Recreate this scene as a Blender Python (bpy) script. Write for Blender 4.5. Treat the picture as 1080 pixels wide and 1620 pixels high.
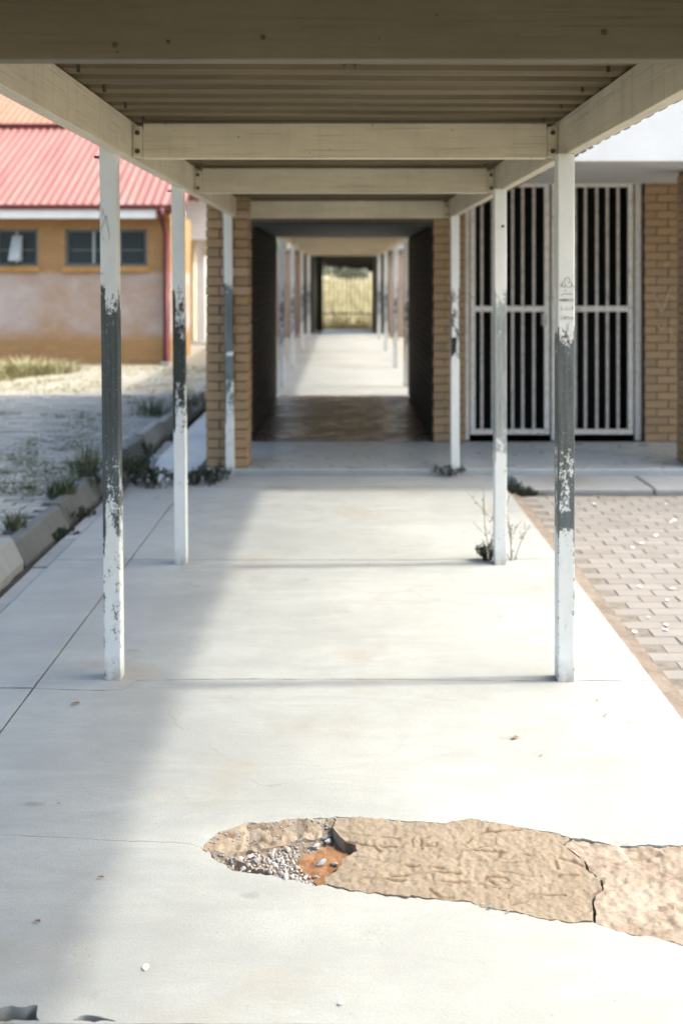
import bpy, bmesh, math, random
import numpy as np
from mathutils import Vector, Matrix, noise as mnoise
from mathutils.geometry import delaunay_2d_cdt

random.seed(7)
rng = np.random.default_rng(7)
S = bpy.context.scene
for o in list(bpy.data.objects):
    bpy.data.objects.remove(o)
COL = S.collection

# ------------------------------------------------------------------ camera, sky, sun, exposure
F, CX, CY, H = 1550.0, 543.0, 437.0, 1.688         # focal length in photo pixels, vanishing point, eye height
cd = bpy.data.cameras.new('camera'); cam = bpy.data.objects.new('camera', cd); COL.objects.link(cam)
cam.location = (0, 0, H); cam.rotation_euler = (math.radians(90), 0, 0)
cd.sensor_fit = 'AUTO'; cd.sensor_width = 36; cd.lens = 36 * F / 1620
cd.shift_x = -(CX - 540) / 1620; cd.shift_y = -(810 - CY) / 1620
cd.clip_start = .05; cd.clip_end = 3000
cd.dof.use_dof = True; cd.dof.focus_distance = 3.05; cd.dof.aperture_fstop = 2.0; cd.dof.aperture_blades = 9
S.camera = cam
SUN_EL, SUN_AZ = math.radians(50.5), math.radians(87.3)   # azimuth from +Y towards +X
wd = bpy.data.worlds.new('World'); S.world = wd; wd.use_nodes = True
wt = wd.node_tree; bg = wt.nodes['Background']
sky = wt.nodes.new('ShaderNodeTexSky'); sky.sky_type = 'NISHITA'; sky.sun_disc = False
sky.sun_elevation = SUN_EL; sky.sun_rotation = SUN_AZ; sky.dust_density = 9.5; sky.air_density = 1.7; sky.ozone_density = 5.0
wt.links.new(sky.outputs[0], bg.inputs[0]); bg.inputs[1].default_value = .15
sl = bpy.data.lights.new('sun', 'SUN'); sl.energy = 1.15; sl.angle = math.radians(2.0); sl.color = (1, .92, .80)
so = bpy.data.objects.new('sun', sl); COL.objects.link(so)
sdir = Vector((math.sin(SUN_AZ) * math.cos(SUN_EL), math.cos(SUN_AZ) * math.cos(SUN_EL), math.sin(SUN_EL)))
so.rotation_euler = (-sdir).to_track_quat('-Z', 'Y').to_euler(); so.location = (30, 5, 40)
S.view_settings.view_transform = 'Standard'; S.view_settings.look = 'None'
S.view_settings.exposure = 1.6; S.view_settings.gamma = 1.0; S.view_settings.use_curve_mapping = False
S.render.engine = 'CYCLES'
S.cycles.max_bounces = 8; S.cycles.diffuse_bounces = 5; S.cycles.use_denoising = True

# ------------------------------------------------------------------ helpers
def gpt(x, y, z=0.0):                    # photo pixel on the level z -> X, Y
    Y = (H - z) * F / (y - CY)
    return ((x - CX) * Y / F, Y)
def fpt(x, y, Y):                        # photo pixel on the plane Y -> X, Z
    return ((x - CX) * Y / F, H - (y - CY) * Y / F)

class MB:
    def __init__(s): s.v = []; s.f = []
    def box(s, x0, x1, y0, y1, z0, z1):
        n = len(s.v)
        s.v += [(x0,y0,z0),(x1,y0,z0),(x1,y1,z0),(x0,y1,z0),(x0,y0,z1),(x1,y0,z1),(x1,y1,z1),(x0,y1,z1)]
        s.f += [(n,n+3,n+2,n+1),(n+4,n+5,n+6,n+7),(n,n+1,n+5,n+4),(n+1,n+2,n+6,n+5),(n+2,n+3,n+7,n+6),(n+3,n,n+4,n+7)]
        return s
    def poly(s, pts):
        n = len(s.v); s.v += [tuple(p) for p in pts]; s.f.append(tuple(range(n, n + len(pts)))); return s
    def tube(s, pts, r, seg=8, r2=None, caps=True):
        pts = [Vector(p) for p in pts]; n0 = len(s.v); m = len(pts)
        for i, p in enumerate(pts):
            d = (pts[min(i+1, m-1)] - pts[max(i-1, 0)]).normalized()
            a = Vector((0, 0, 1)) if abs(d.z) < .9 else Vector((1, 0, 0))
            u = d.cross(a).normalized(); w = d.cross(u)
            rr = r if r2 is None else r + (r2 - r) * i / max(1, m - 1)
            for k in range(seg):
                t = 2 * math.pi * k / seg
                s.v.append(tuple(p + u * math.cos(t) * rr + w * math.sin(t) * rr))
        for i in range(m - 1):
            for k in range(seg):
                a = n0 + i * seg + k; b = n0 + i * seg + (k + 1) % seg
                s.f.append((a, b, b + seg, a + seg))
        if caps:
            s.f.append(tuple(n0 + k for k in reversed(range(seg)))); s.f.append(tuple(n0 + (m - 1) * seg + k for k in range(seg)))
        return s
    def extrude(s, prof, x0, x1, axis='x'):      # prof: list of (a,b) in the other two axes, open or closed polygon prism
        n = len(s.v); k = len(prof)
        mk = (lambda t, p: (t, p[0], p[1])) if axis == 'x' else ((lambda t, p: (p[0], t, p[1])) if axis == 'y' else (lambda t, p: (p[0], p[1], t)))
        s.v += [mk(x0, p) for p in prof] + [mk(x1, p) for p in prof]
        for i in range(k):
            j = (i + 1) % k; s.f.append((n + i, n + j, n + k + j, n + k + i))
        s.f.append(tuple(n + i for i in reversed(range(k)))); s.f.append(tuple(n + k + i for i in range(k)))
        return s
    def mesh(s, name, mat=None, bevel=0, smooth=False, seg=1):
        me = bpy.data.meshes.new(name); me.from_pydata(s.v, [], s.f); me.update()
        bm = bmesh.new(); bm.from_mesh(me)
        bmesh.ops.recalc_face_normals(bm, faces=bm.faces)
        if bevel:
            bmesh.ops.bevel(bm, geom=[e for e in bm.edges if len(e.link_faces) == 2 and e.calc_face_angle(0) > .5], offset=bevel, segments=seg, affect='EDGES', profile=.6)
        if smooth:
            for f in bm.faces: f.smooth = True
        bm.to_mesh(me); bm.free()
        if mat: me.materials.append(mat)
        return me
    def obj(s, name, mat=None, parent=None, bevel=0, smooth=False, seg=1, loc=None):
        return link(name, s.mesh(name, mat, bevel, smooth, seg), parent, loc)

def link(name, me, parent=None, loc=None):
    o = bpy.data.objects.new(name, me); COL.objects.link(o)
    if parent: o.parent = parent
    if loc is not None: o.location = loc
    return o
def tag(o, label=None, cat=None, group=None, kind=None):
    if label: o['label'] = label
    if cat: o['category'] = cat
    if group: o['group'] = group
    if kind: o['kind'] = kind
    return o
def thing(name, label, cat, loc=(0,0,0), group=None):
    o = bpy.data.objects.new(name, None); COL.objects.link(o); o.location = loc; o.empty_display_size = .1
    return tag(o, label, cat, group)
def setting(name, loc=(0,0,0)):
    o = bpy.data.objects.new(name, None); COL.objects.link(o); o.location = loc; o['kind'] = 'structure'; return o
def stuff(o): o['kind'] = 'stuff'; return o

# ------------------------------------------------------------------ materials
class NT:
    def __init__(s, name, rough=.7, spec=.4):
        s.m = bpy.data.materials.new(name); s.m.use_nodes = True; s.t = s.m.node_tree
        s.b = s.t.nodes['Principled BSDF']; s.b.inputs['Roughness'].default_value = rough
        s.b.inputs['Specular IOR Level'].default_value = spec
        s.tc = s.t.nodes.new('ShaderNodeTexCoord')
    def n(s, typ, **kw):
        nd = s.t.nodes.new(typ)
        for k, v in kw.items(): setattr(nd, k, v)
        return nd
    def put(s, sock, val):
        if hasattr(val, 'links') or isinstance(val, bpy.types.NodeSocket): s.t.links.new(val, sock)
        else:
            if sock.type == 'RGBA' and len(val) == 3: val = (*val, 1)
            sock.default_value = val
    def mapping(s, scale=(1,1,1), coord='Object', rot=(0,0,0), loc=(0,0,0)):
        mp = s.n('ShaderNodeMapping'); s.t.links.new(s.tc.outputs[coord], mp.inputs[0])
        mp.inputs['Scale'].default_value = scale; mp.inputs['Rotation'].default_value = rot; mp.inputs['Location'].default_value = loc
        return mp.outputs[0]
    def noise(s, scale, detail=5, rough=.55, vec=None, dist=0):
        nd = s.n('ShaderNodeTexNoise'); nd.inputs['Scale'].default_value = scale; nd.inputs['Detail'].default_value = detail
        nd.inputs['Roughness'].default_value = rough; nd.inputs['Distortion'].default_value = dist
        s.put(nd.inputs['Vector'], vec if vec is not None else s.tc.outputs['Object']); return nd.outputs[0]
    def voro(s, scale, vec=None, feature='F1'):
        nd = s.n('ShaderNodeTexVoronoi', feature=feature); nd.inputs['Scale'].default_value = scale
        s.put(nd.inputs['Vector'], vec if vec is not None else s.tc.outputs['Object']); return nd.outputs['Distance']
    def ramp(s, fac, stops):
        nd = s.n('ShaderNodeValToRGB'); cr = nd.color_ramp
        while len(cr.elements) < len(stops): cr.elements.new(.5)
        for e, (p, c) in zip(cr.elements, stops):
            e.position = p; e.color = (*c, 1) if hasattr(c, '__len__') else (c, c, c, 1)
        s.t.links.new(fac, nd.inputs[0]); return nd.outputs[0]
    def rng(s, v, a, b, c=0, d=1):
        nd = s.n('ShaderNodeMapRange'); s.put(nd.inputs[0], v)
        for i, x in enumerate((a, b, c, d)): nd.inputs[i + 1].default_value = x
        return nd.outputs[0]
    def math(s, op, a, b=0.0):
        nd = s.n('ShaderNodeMath', operation=op); s.put(nd.inputs[0], a); s.put(nd.inputs[1], b); return nd.outputs[0]
    def mix(s, fac, a, b, mode='MIX'):
        nd = s.n('ShaderNodeMix', data_type='RGBA', blend_type=mode)
        s.put(nd.inputs['Factor'], fac); s.put(nd.inputs['A'], a); s.put(nd.inputs['B'], b); return nd.outputs['Result']
    def rand(s): return s.n('ShaderNodeObjectInfo').outputs['Random']
    def sep(s, vec=None):
        nd = s.n('ShaderNodeSeparateXYZ'); s.put(nd.inputs[0], vec if vec is not None else s.tc.outputs['Object']); return nd.outputs
    def bump(s, h, strength=.3, dist=.01):
        nd = s.n('ShaderNodeBump'); nd.inputs['Strength'].default_value = strength; nd.inputs['Distance'].default_value = dist
        s.put(nd.inputs['Height'], h); s.t.links.new(nd.outputs[0], s.b.inputs['Normal']); return s
    def col(s, c): s.put(s.b.inputs['Base Color'], c); return s
    def rough(s, c): s.put(s.b.inputs['Roughness'], c); return s

def simple(name, c, rough=.6, var=.12, scale=6, spec=.4, dirt=None, metal=0, bump=.0):
    k = NT(name, rough, spec); n = k.noise(scale, 6, .6)
    lo = tuple(x * (1 - var) for x in c); hi = tuple(min(1, x * (1 + var)) for x in c)
    cc = k.ramp(n, [(.3, lo), (.7, hi)])
    if dirt:
        cc = k.mix(k.rng(k.noise(scale * 2.7, 8, .65), .52, .72), cc, dirt)
    k.col(cc); k.b.inputs['Metallic'].default_value = metal
    if bump: k.bump(k.noise(scale * 12, 5), bump, .004)
    return k.m

def concrete_mat(name, base, warm=.0, stain=.22):
    k = NT(name, .75, .35)
    w = k.tc.outputs['Object']
    big = k.noise(.9, 6, .6, w); mid = k.noise(5, 7, .65, w); fine = k.noise(160, 3, .6, w)
    streak = k.noise(9, 7, .6, k.mapping((.35, 2.6, 1)))
    dk = tuple(x * (1 - stain) for x in base); lt = tuple(min(.9, x * 1.09) for x in base)
    c = k.ramp(big, [(.3, dk), (.55, base), (.75, lt)])
    c = k.mix(k.rng(mid, .46, .7, 0, .5), c, tuple(a * b for a, b in zip(base, (.76, .77, .78))))
    c = k.mix(k.rng(streak, .52, .75, 0, .4), c, tuple(a * b for a, b in zip(base, (.84, .8, .74))))
    c = k.mix(k.rng(fine, .35, .65, .3, 0), c, (.2, .2, .19))
    sp = k.rng(k.voro(7.3, k.mapping((1, 1.6, 1))), .0, .045, 1, 0)           # sparse dark flecks
    sel = k.rng(k.noise(3.1, 2), .56, .6)
    c = k.mix(k.math('MULTIPLY', k.math('MULTIPLY', sp, sel), .75), c, (.1, .09, .08))
    st = k.rng(k.noise(2.3, 7, .62, k.mapping((1, 1.3, 1), loc=(3.3, 8.1, 0))), .62, .74, 0, .35)
    c = k.mix(st, c, (.3, .28, .26))
    tro = k.noise(2.0, 8, .7, k.mapping((.8, 3.2, 1), rot=(0, 0, .35), loc=(1, 4, 0)), 1.2)       # trowel sweeps
    c = k.mix(k.rng(tro, .42, .7, 0, .6), c, tuple(a * b for a, b in zip(base, (.68, .69, .70))))
    rust = k.rng(k.noise(1.7, 6, .6, k.mapping((1, 1, 1), loc=(9, 2, 0))), .57, .74, 0, .55)
    c = k.mix(rust, c, tuple(a * b for a, b in zip(base, (.70, .58, .44))))
    pit = k.math('MULTIPLY', k.rng(k.voro(46), .05, .13, 1, 0), k.rng(k.noise(5.5, 4), .52, .62))
    c = k.mix(k.math('MULTIPLY', pit, .75), c, (.13, .125, .115))
    smear = k.math('MULTIPLY', k.rng(k.voro(2.1, k.mapping((1, 2.4, 1), loc=(.4, .7, 0))), .03, .12, 1, 0), k.rng(k.noise(17, 5), .42, .6))
    c = k.mix(k.math('MULTIPLY', smear, .8), c, (.17, .165, .155))
    wv = k.n('ShaderNodeVectorMath', operation='ADD'); nz = k.n('ShaderNodeTexNoise'); nz.inputs['Scale'].default_value = 2.6; nz.inputs['Detail'].default_value = 6
    k.put(nz.inputs['Vector'], w); sc3 = k.n('ShaderNodeVectorMath', operation='SCALE'); k.put(sc3.inputs[0], nz.outputs['Color']); sc3.inputs['Scale'].default_value = .55
    k.put(wv.inputs[0], w); k.put(wv.inputs[1], sc3.outputs[0])
    hair = k.math('MULTIPLY', k.rng(k.voro(.85, wv.outputs[0], 'DISTANCE_TO_EDGE'), .0012, .0034, 1, 0), k.rng(k.noise(1.1, 3), .53, .62))
    c = k.mix(k.math('MULTIPLY', hair, .4), c, (.12, .115, .1))
    k.col(c)
    k.bump(k.math('ADD', k.math('MULTIPLY', fine, .35), k.math('ADD', k.math('MULTIPLY', mid, .8), k.math('MULTIPLY', streak, .5))), .35, .006)
    return k.m

def brick_mat(name, a, b, c, pale=None):
    k = NT(name, .85, .25); r = k.rand()
    cc = k.ramp(r, [(0, a), (.45, b), (1, c)])
    n = k.noise(14, 7, .65); cc = k.mix(k.rng(n, .45, .75, 0, .4), cc, tuple(x * .62 for x in b))
    sp = k.noise(140, 3, .6); cc = k.mix(k.rng(sp, .6, .75, 0, .5), cc, tuple(x * .45 for x in b))
    if pale: cc = k.mix(k.rng(k.noise(3, 5), .62, .8, 0, .3), cc, pale)
    k.col(cc).bump(k.math('ADD', sp, n), .5, .004); return k.m

def wall_brick_mat(name, a, b, mortar, paint=None):    # a far wall: courses too small to tell apart
    k = NT(name, .85, .25)
    x, y, z = k.sep(); cmb = k.n('ShaderNodeCombineXYZ'); k.put(cmb.inputs[0], k.math('ADD', x, y)); k.put(cmb.inputs[1], z)
    bt = k.n('ShaderNodeTexBrick'); k.put(bt.inputs['Vector'], cmb.outputs[0]); bt.inputs['Scale'].default_value = 1
    bt.inputs['Brick Width'].default_value = .232; bt.inputs['Row Height'].default_value = .086; bt.inputs['Mortar Size'].default_value = .006
    k.put(bt.inputs['Color1'], a); k.put(bt.inputs['Color2'], b); k.put(bt.inputs['Mortar'], mortar)
    cc = k.mix(k.rng(k.noise(1.3, 6), .4, .75, 0, .35), bt.outputs['Color'], tuple(q * .7 for q in a))
    if paint:
        n = k.noise(.9, 7, .65, k.mapping((1, 1, 1.4)))
        band = k.math('MULTIPLY', k.rng(z, .42, .62), k.rng(z, 1.62, 1.68, 1, 0))
        m = k.math('MULTIPLY', band, k.rng(n, .3, .6, .15, .9))
        pc = k.ramp(k.noise(1.6, 6, .7, k.mapping((1, 1, 1), loc=(5, 2, 1))), [(.3, paint[0]), (.6, paint[1]), (.75, paint[2])])
        cc = k.mix(m, cc, pc)
    k.col(cc).bump(bt.outputs['Fac'], -.4, .006); return k.m

def post_mat(name, prof, dark=(.10, .125, .13), seed=0, patchy=.9, nscale=22, paint=(.80, .835, .83)):
    """white paint rubbed away to bare dark steel; prof = [(height m, how worn 0..1)]"""
    k = NT(name, .5, .5); x, y, z = k.sep()
    w = k.ramp(k.math('DIVIDE', z, 2.3), [(min(1, max(0, h / 2.3)), v) for h, v in prof])
    n = k.noise(nscale, 8, .68, k.mapping((1, 1, .6), loc=(seed, seed * 1.7, 0)))
    n2 = k.noise(nscale * 4, 5, .7, k.mapping((1, 1, .8), loc=(seed, 3, 1)))
    nn = k.math('ADD', k.math('MULTIPLY', k.math('SUBTRACT', n, .5), patchy * 2.2), k.math('MULTIPLY', k.math('SUBTRACT', n2, .5), 1.3))
    ax = k.math('MAXIMUM', k.math('ABSOLUTE', x), k.math('ABSOLUTE', y))
    edge = k.math('MULTIPLY', k.rng(k.math('MINIMUM', k.math('ABSOLUTE', x), k.math('ABSOLUTE', y)), .027, .034, 0, .62), k.rng(w, .1, .4))
    side = k.math('MULTIPLY', k.rng(z, .45, 1.5, .2, .2), 0)
    worn = k.rng(k.math('ADD', k.math('ADD', w, nn), edge), .42, .62)
    drop = k.math('MULTIPLY', k.rng(z, .0, .10, 1, 0), k.rng(k.noise(26, 6), .3, .65, .2, .8))
    lowdirt = k.rng(k.noise(30, 7, .7, k.mapping((1, 1, .35))), .5, .75, 0, .35)
    pc = k.mix(lowdirt, paint, tuple(q * .78 for q in paint))
    pc = k.mix(k.rng(n2, .68, .78, 0, .7), pc, (.25, .26, .26))
    stk = k.noise(60, 6, .6, k.mapping((1.2, 1.2, .04)))
    dc = k.ramp(stk, [(.3, tuple(q * .6 for q in dark)), (.7, tuple(q * 1.35 for q in dark))])
    dc = k.mix(k.rng(k.noise(9, 7, .7, k.mapping((1, 1, .3), loc=(seed, 0, 2))), .45, .7, 0, .5), dc, tuple(min(.6, q * 2.2) for q in dark))
    dc = k.mix(k.rng(k.noise(120, 4), .6, .72, 0, .45), dc, (.45, .47, .47))
    pc = k.mix(drop, pc, (.23, .2, .17)); pc = k.mix(k.rng(k.noise(5, 6, .65, k.mapping((1, 1, .35), loc=(seed, 1, 0))), .45, .75, 0, .35), pc, (.52, .54, .53))
    k.col(k.mix(worn, pc, dc)).rough(k.rng(worn, 0, 1, .55, .38))
    k.bump(k.math('ADD', k.math('MULTIPLY', worn, -1), k.math('MULTIPLY', n2, .3)), .4, .002); return k.m

def beam_mat(name, base, grain='x', dirt=.5):
    k = NT(name, .6, .35)
    sc = (.5, 6, 6) if grain == 'x' else ((6, .5, 6) if grain == 'y' else (6, 6, .5))
    g = k.noise(6, 8, .65, k.mapping(sc)); n = k.noise(2.5, 6, .6)
    c = k.ramp(n, [(.3, tuple(q * .86 for q in base)), (.7, base)])
    c = k.mix(k.rng(g, .5, .78, 0, .45), c, tuple(q * .62 for q in base))
    drip = k.noise(3, 6, .6, k.mapping((9, 9, .35)))
    c = k.mix(k.rng(drip, .53, .72, 0, dirt), c, (.36, .27, .17))
    spot = k.rng(k.voro(6.5), .02, .05, 1, 0)
    c = k.mix(k.math('MULTIPLY', spot, k.rng(k.noise(4, 3), .52, .56)), c, (.06, .045, .03))
    c = k.mix(k.rng(k.noise(1.1, 7, .7, k.mapping((1, 1, 2), loc=(3, 1, 7))), .5, .75, 0, .4), c, tuple(q * .55 for q in base))
    gr_ = k.noise(20, 6, .6, k.mapping((.12, 6, 6) if grain == 'x' else (6, .12, 6)))
    c = k.mix(k.rng(gr_, .56, .72, 0, .6), c, tuple(q * .4 for q in base))
    chip = k.rng(k.noise(36, 6, .7), .665, .69)
    c = k.mix(chip, c, (.13, .1, .075))
    k.col(c).bump(k.math('ADD', g, k.math('MULTIPLY', chip, -1)), .3, .003); return k.m

def sheet_mat(name, a, b, rust):
    k = NT(name, .6, .4); g = k.noise(3, 7, .6, k.mapping((.35, 3, 1)))
    c = k.ramp(g, [(.3, a), (.7, b)]); c = k.mix(k.rng(k.noise(4.4, 7, .65, k.mapping((.5, 2, 1))), .5, .72, 0, .7), c, rust)
    k.col(c).bump(k.noise(80, 4), .1, .002); return k.m

M = {}
M['concrete'] = concrete_mat('pale trowelled concrete', (.385, .405, .39))
M['concrete_white'] = concrete_mat('whiter concrete', (.66, .68, .66), stain=.25)  # whiter base tone for the far left path panels
M['concrete_old'] = concrete_mat('grey weathered concrete', (.41, .425, .42), stain=.35)
M['soil'] = simple('dark gutter soil', (.075, .07, .06), .95, .4, 9, .1, bump=.6)
M['brick'] = brick_mat('tan face brick', (.385, .262, .148), (.42, .29, .172), (.335, .24, .15))
M['brick_pale'] = brick_mat('rubbed tan brick', (.46, .34, .24), (.50, .37, .28), (.42, .31, .22))
M['brick_shade'] = brick_mat('brick darkened for passage shade', (.038, .036, .03), (.046, .042, .034), (.032, .032, .028))  # the passage's shade is put into this brick colour
M['mortar_shade'] = simple('joint darkened for passage shade', (.03, .03, .028), .9, .25, 30, .1)  # mortar copy darkened to go with the shaded passage bricks
M['mortar'] = simple('brick mortar', (.17, .14, .11), .9, .25, 30, .1, bump=.4)
M['beam_x'] = beam_mat('cream painted beam', (.72, .66, .51), 'x', .14)
M['beam_y'] = beam_mat('cream painted side beam', (.72, .66, .52), 'y', .3)
M['beam_shade'] = beam_mat('shade darkened painted beam', (.18, .162, .113), 'x', .0)  # shade on the nearest cross beams is put into this darker paint
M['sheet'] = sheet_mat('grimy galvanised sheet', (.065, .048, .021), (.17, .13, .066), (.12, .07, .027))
M['bounce_sheet'] = sheet_mat('far roof sheet with bounce light in colour', (.36, .26, .155), (.46, .35, .22), (.3, .2, .11))  # warm light bounced off the sunny floor is put into this colour
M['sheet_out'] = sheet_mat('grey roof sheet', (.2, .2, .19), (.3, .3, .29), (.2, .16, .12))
M['steel_dark'] = simple('rusty dark steel', (.07, .055, .045), .6, .3, 30, .4)
M['white_paint'] = simple('white wall paint', (.86, .87, .86), .6, .05, 3, .3)
M['soffit'] = simple('grey white soffit paint', (.55, .55, .53), .7, .08, 3, .3)
M['gate_white'] = simple('white gate paint', (.80, .785, .75), .5, .08, 12, .4, dirt=(.40, .30, .22))
M['bar_white'] = simple('rust stained white bar paint', (.58, .545, .52), .5, .2, 14, .4, dirt=(.24, .18, .14))
M['dark_fill'] = simple('near black fill for dark interior', (.004, .007, .007), .7, .3, 3, .15)  # near-black colour stands in for unlit interiors
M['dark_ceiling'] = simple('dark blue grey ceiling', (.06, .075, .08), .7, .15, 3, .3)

def floor_mat():
    k = NT('polished cement porch floor', .28, .5); n = k.noise(2.2, 7, .62, k.mapping((1, 2, 1)))
    k.col(k.ramp(n, [(.3, (.30, .335, .345)), (.7, (.42, .455, .46))])); k.rough(k.rng(k.noise(6, 6), .3, .7, .22, .5))
    k.bump(k.noise(9, 6), .12, .006); return k.m
M['porch'] = floor_mat()
def passage_floor_mat():
    k = NT('wet looking brick passage floor', .3, .5)
    bt = k.n('ShaderNodeTexBrick'); k.put(bt.inputs['Vector'], k.mapping()); bt.inputs['Scale'].default_value = 1
    bt.inputs['Brick Width'].default_value = .23; bt.inputs['Row Height'].default_value = .115; bt.inputs['Mortar Size'].default_value = .006
    k.put(bt.inputs['Color1'], (.15, .105, .075)); k.put(bt.inputs['Color2'], (.2, .15, .115)); k.put(bt.inputs['Mortar'], (.06, .055, .05))
    n = k.noise(3.3, 6, .6)
    k.col(k.mix(k.rng(n, .4, .6, 0, .6), bt.outputs['Color'], (.12, .125, .12))).rough(k.rng(n, .35, .65, .16, .45))
    k.bump(k.math('ADD', k.math('MULTIPLY', bt.outputs['Fac'], -.5), k.math('MULTIPLY', k.noise(14, 5), 1.1)), .45, .01); return k.m
M['passage_floor'] = passage_floor_mat()

def paver_mat(name, a, b, c):
    k = NT(name, .85, .25); r = k.rand(); cc = k.ramp(r, [(0, a), (.5, b), (1, c)])
    pos = k.n('ShaderNodeNewGeometry').outputs['Position']
    n = k.noise(6, 7, .65, pos); n2 = k.noise(150, 4, .65, pos)
    cc = k.mix(k.rng(n, .45, .75, 0, .45), cc, tuple(x * .66 for x in b)); cc = k.mix(k.rng(n2, .55, .75, 0, .35), cc, (.13, .12, .11))
    k.col(cc).bump(k.math('ADD', n2, n), .4, .004); return k.m
M['paver_r'] = paver_mat('sandy paver', (.235, .222, .207), (.265, .255, .237), (.22, .203, .185))
M['paver_l'] = paver_mat('grey paver', (.25, .26, .24), (.32, .325, .30), (.17, .18, .165))
M['sand'] = simple('jointing sand', (.185, .17, .15), .95, .3, 20, .1, bump=.5)
M['edging'] = simple('pinkish brown dirt edging', (.225, .19, .158), .9, .2, 14, .15, dirt=(.17, .14, .11), bump=.7)
M['kerb_a'] = concrete_mat('pale kerb stone', (.31, .33, .32), stain=.3)
M['kerb_b'] = concrete_mat('dark mossy kerb stone', (.13, .145, .14), stain=.4)

def patch_mat(name, a, b, dark):
    k = NT(name, .9, .2); n = k.noise(7, 8, .68); f = k.noise(70, 6, .7); s_ = k.noise(16, 7, .65, k.mapping((.5, 2, 1), rot=(0, 0, .3)))
    c = k.ramp(n, [(.3, a), (.68, b)]); c = k.mix(k.rng(f, .48, .7, 0, .4), c, dark)
    c = k.mix(k.rng(s_, .6, .74, 0, .45), c, dark)
    at = k.n('ShaderNodeAttribute', attribute_name='dirt').outputs['Fac']
    c = k.mix(at, c, (.13, .085, .05))
    k.col(c).bump(k.math('ADD', k.math('MULTIPLY', f, .8), s_), .6, .006); return k.m
M['patch'] = patch_mat('brown scored mortar patch', (.225, .187, .14), (.295, .25, .192), (.13, .10, .068))
M['patch_r'] = patch_mat('rough whitish mortar patch', (.245, .2, .157), (.37, .32, .265), (.15, .11, .075))
M['hole'] = patch_mat('broken hole bed', (.20, .155, .11), (.28, .23, .17), (.13, .095, .065))
M['red_earth'] = patch_mat('orange earth', (.24, .12, .058), (.31, .175, .092), (.17, .085, .045))
M['rim'] = patch_mat('broken hole rim', (.25, .205, .155), (.37, .325, .265), (.13, .095, .06))
k = NT('grey and white gravel', .8, .3); cc = k.ramp(k.rand(), [(0, (.22, .215, .21)), (.3, (.36, .35, .34)), (.55, (.46, .41, .35)), (.75, (.28, .30, .33)), (.9, (.52, .50, .48)), (1, (.30, .2, .15))])
cc = k.mix(k.rng(k.noise(60, 5), .5, .75, 0, .5), cc, (.24, .18, .13)); M['stone'] = k.col(cc).bump(k.noise(90, 4), .3, .003).m

def red_roof_mat(name, a, b, fade):
    k = NT(name, .55, .4); st = k.noise(2.6, 7, .62, k.mapping((2.4, .25, .25)))
    c = k.ramp(st, [(.3, a), (.65, b)]); c = k.mix(k.rng(k.noise(1.4, 7, .65, k.mapping((1.6, .35, .35), loc=(2, 2, 2))), .52, .7, 0, .6), c, fade)
    return k.col(c).m
M['red_roof'] = red_roof_mat('faded red roof sheet', (.275, .10, .082), (.325, .15, .127), (.23, .18, .16))
M['orange_roof'] = red_roof_mat('faded orange roof sheet', (.33, .15, .085), (.37, .185, .115), (.29, .16, .11))
M['maroon'] = simple('maroon gutter paint', (.13, .028, .03), .5, .2, 5, .4)
M['red_wall'] = wall_brick_mat('ochre brick wall', (.42, .25, .11), (.37, .215, .09), (.27, .19, .12), ((.42, .35, .33), (.50, .445, .43), (.62, .61, .61)))
M['cream_wall'] = simple('cream rendered wall', (.66, .56, .42), .8, .1, 2, .2)
M['pink_wall'] = simple('pinkish rendered wall', (.55, .43, .35), .85, .12, 2, .2)
M['glass'] = NT('dusty dark window glass', .15, .5).col((.035, .05, .056)).m
M['win_frame'] = simple('grey steel window frame', (.13, .15, .16), .5, .2, 6, .4)
M['win_light'] = simple('pale window bar', (.36, .40, .41), .5, .1, 6, .4)
M['ochre_sill'] = simple('ochre sill', (.42, .24, .085), .8, .15, 6, .2)
M['black_iron'] = simple('black iron', (.02, .022, .02), .5, .3, 10, .4)
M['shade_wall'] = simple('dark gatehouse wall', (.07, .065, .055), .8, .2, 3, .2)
def ground_mat():
    k = NT('dry earth and grass', .95, .1); n = k.noise(.35, 8, .65); f = k.noise(6, 6, .65)
    c = k.ramp(n, [(.3, (.24, .21, .13)), (.5, (.34, .30, .20)), (.7, (.20, .21, .10))])
    return k.col(k.mix(k.rng(f, .4, .7, 0, .4), c, (.2, .16, .1))).bump(f, .6, .05).m
M['ground'] = ground_mat()
M['pale_ground'] = simple('pale sandy ground', (.36, .34, .285), .95, .16, 2.2, .1, dirt=(.33, .32, .24), bump=.5)
M['field'] = simple('dry grass field', (.42, .385, .255), .95, .25, .6, .1, dirt=(.24, .25, .09))
def leaf_mat(name, a, b, c):
    k = NT(name, .7, .25); k.col(k.ramp(k.n('ShaderNodeAttribute', attribute_name='tone').outputs['Fac'], [(0, a), (.5, b), (1, c)]))
    k.b.inputs['Transmission Weight'].default_value = 0
    return k.m
M['grass'] = leaf_mat('grey green grass', (.055, .075, .04), (.095, .115, .06), (.17, .18, .10))
M['drygrass'] = leaf_mat('dry yellow grass', (.22, .22, .11), (.34, .32, .17), (.46, .42, .26))
M['fieldgrass'] = leaf_mat('tall yellow grass', (.38, .355, .2), (.48, .44, .26), (.55, .5, .33))
M['weed'] = leaf_mat('dark weed leaf', (.022, .034, .024), (.04, .055, .035), (.085, .1, .06))
M['stem'] = simple('dry weed stem', (.085, .085, .055), .8, .2, 20, .2)
M['yellow'] = simple('yellow petal', (.5, .36, .04), .7, .1, 20, .2)
M['petal'] = simple('white paper scrap', (.85, .85, .83), .7, .03, 20, .2)
M['dryleaf'] = simple('brown dry leaf', (.22, .15, .09), .8, .25, 60, .2)
M['ink'] = simple('black ink', (.035, .04, .045), .7, .1, 20, .2)
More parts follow.
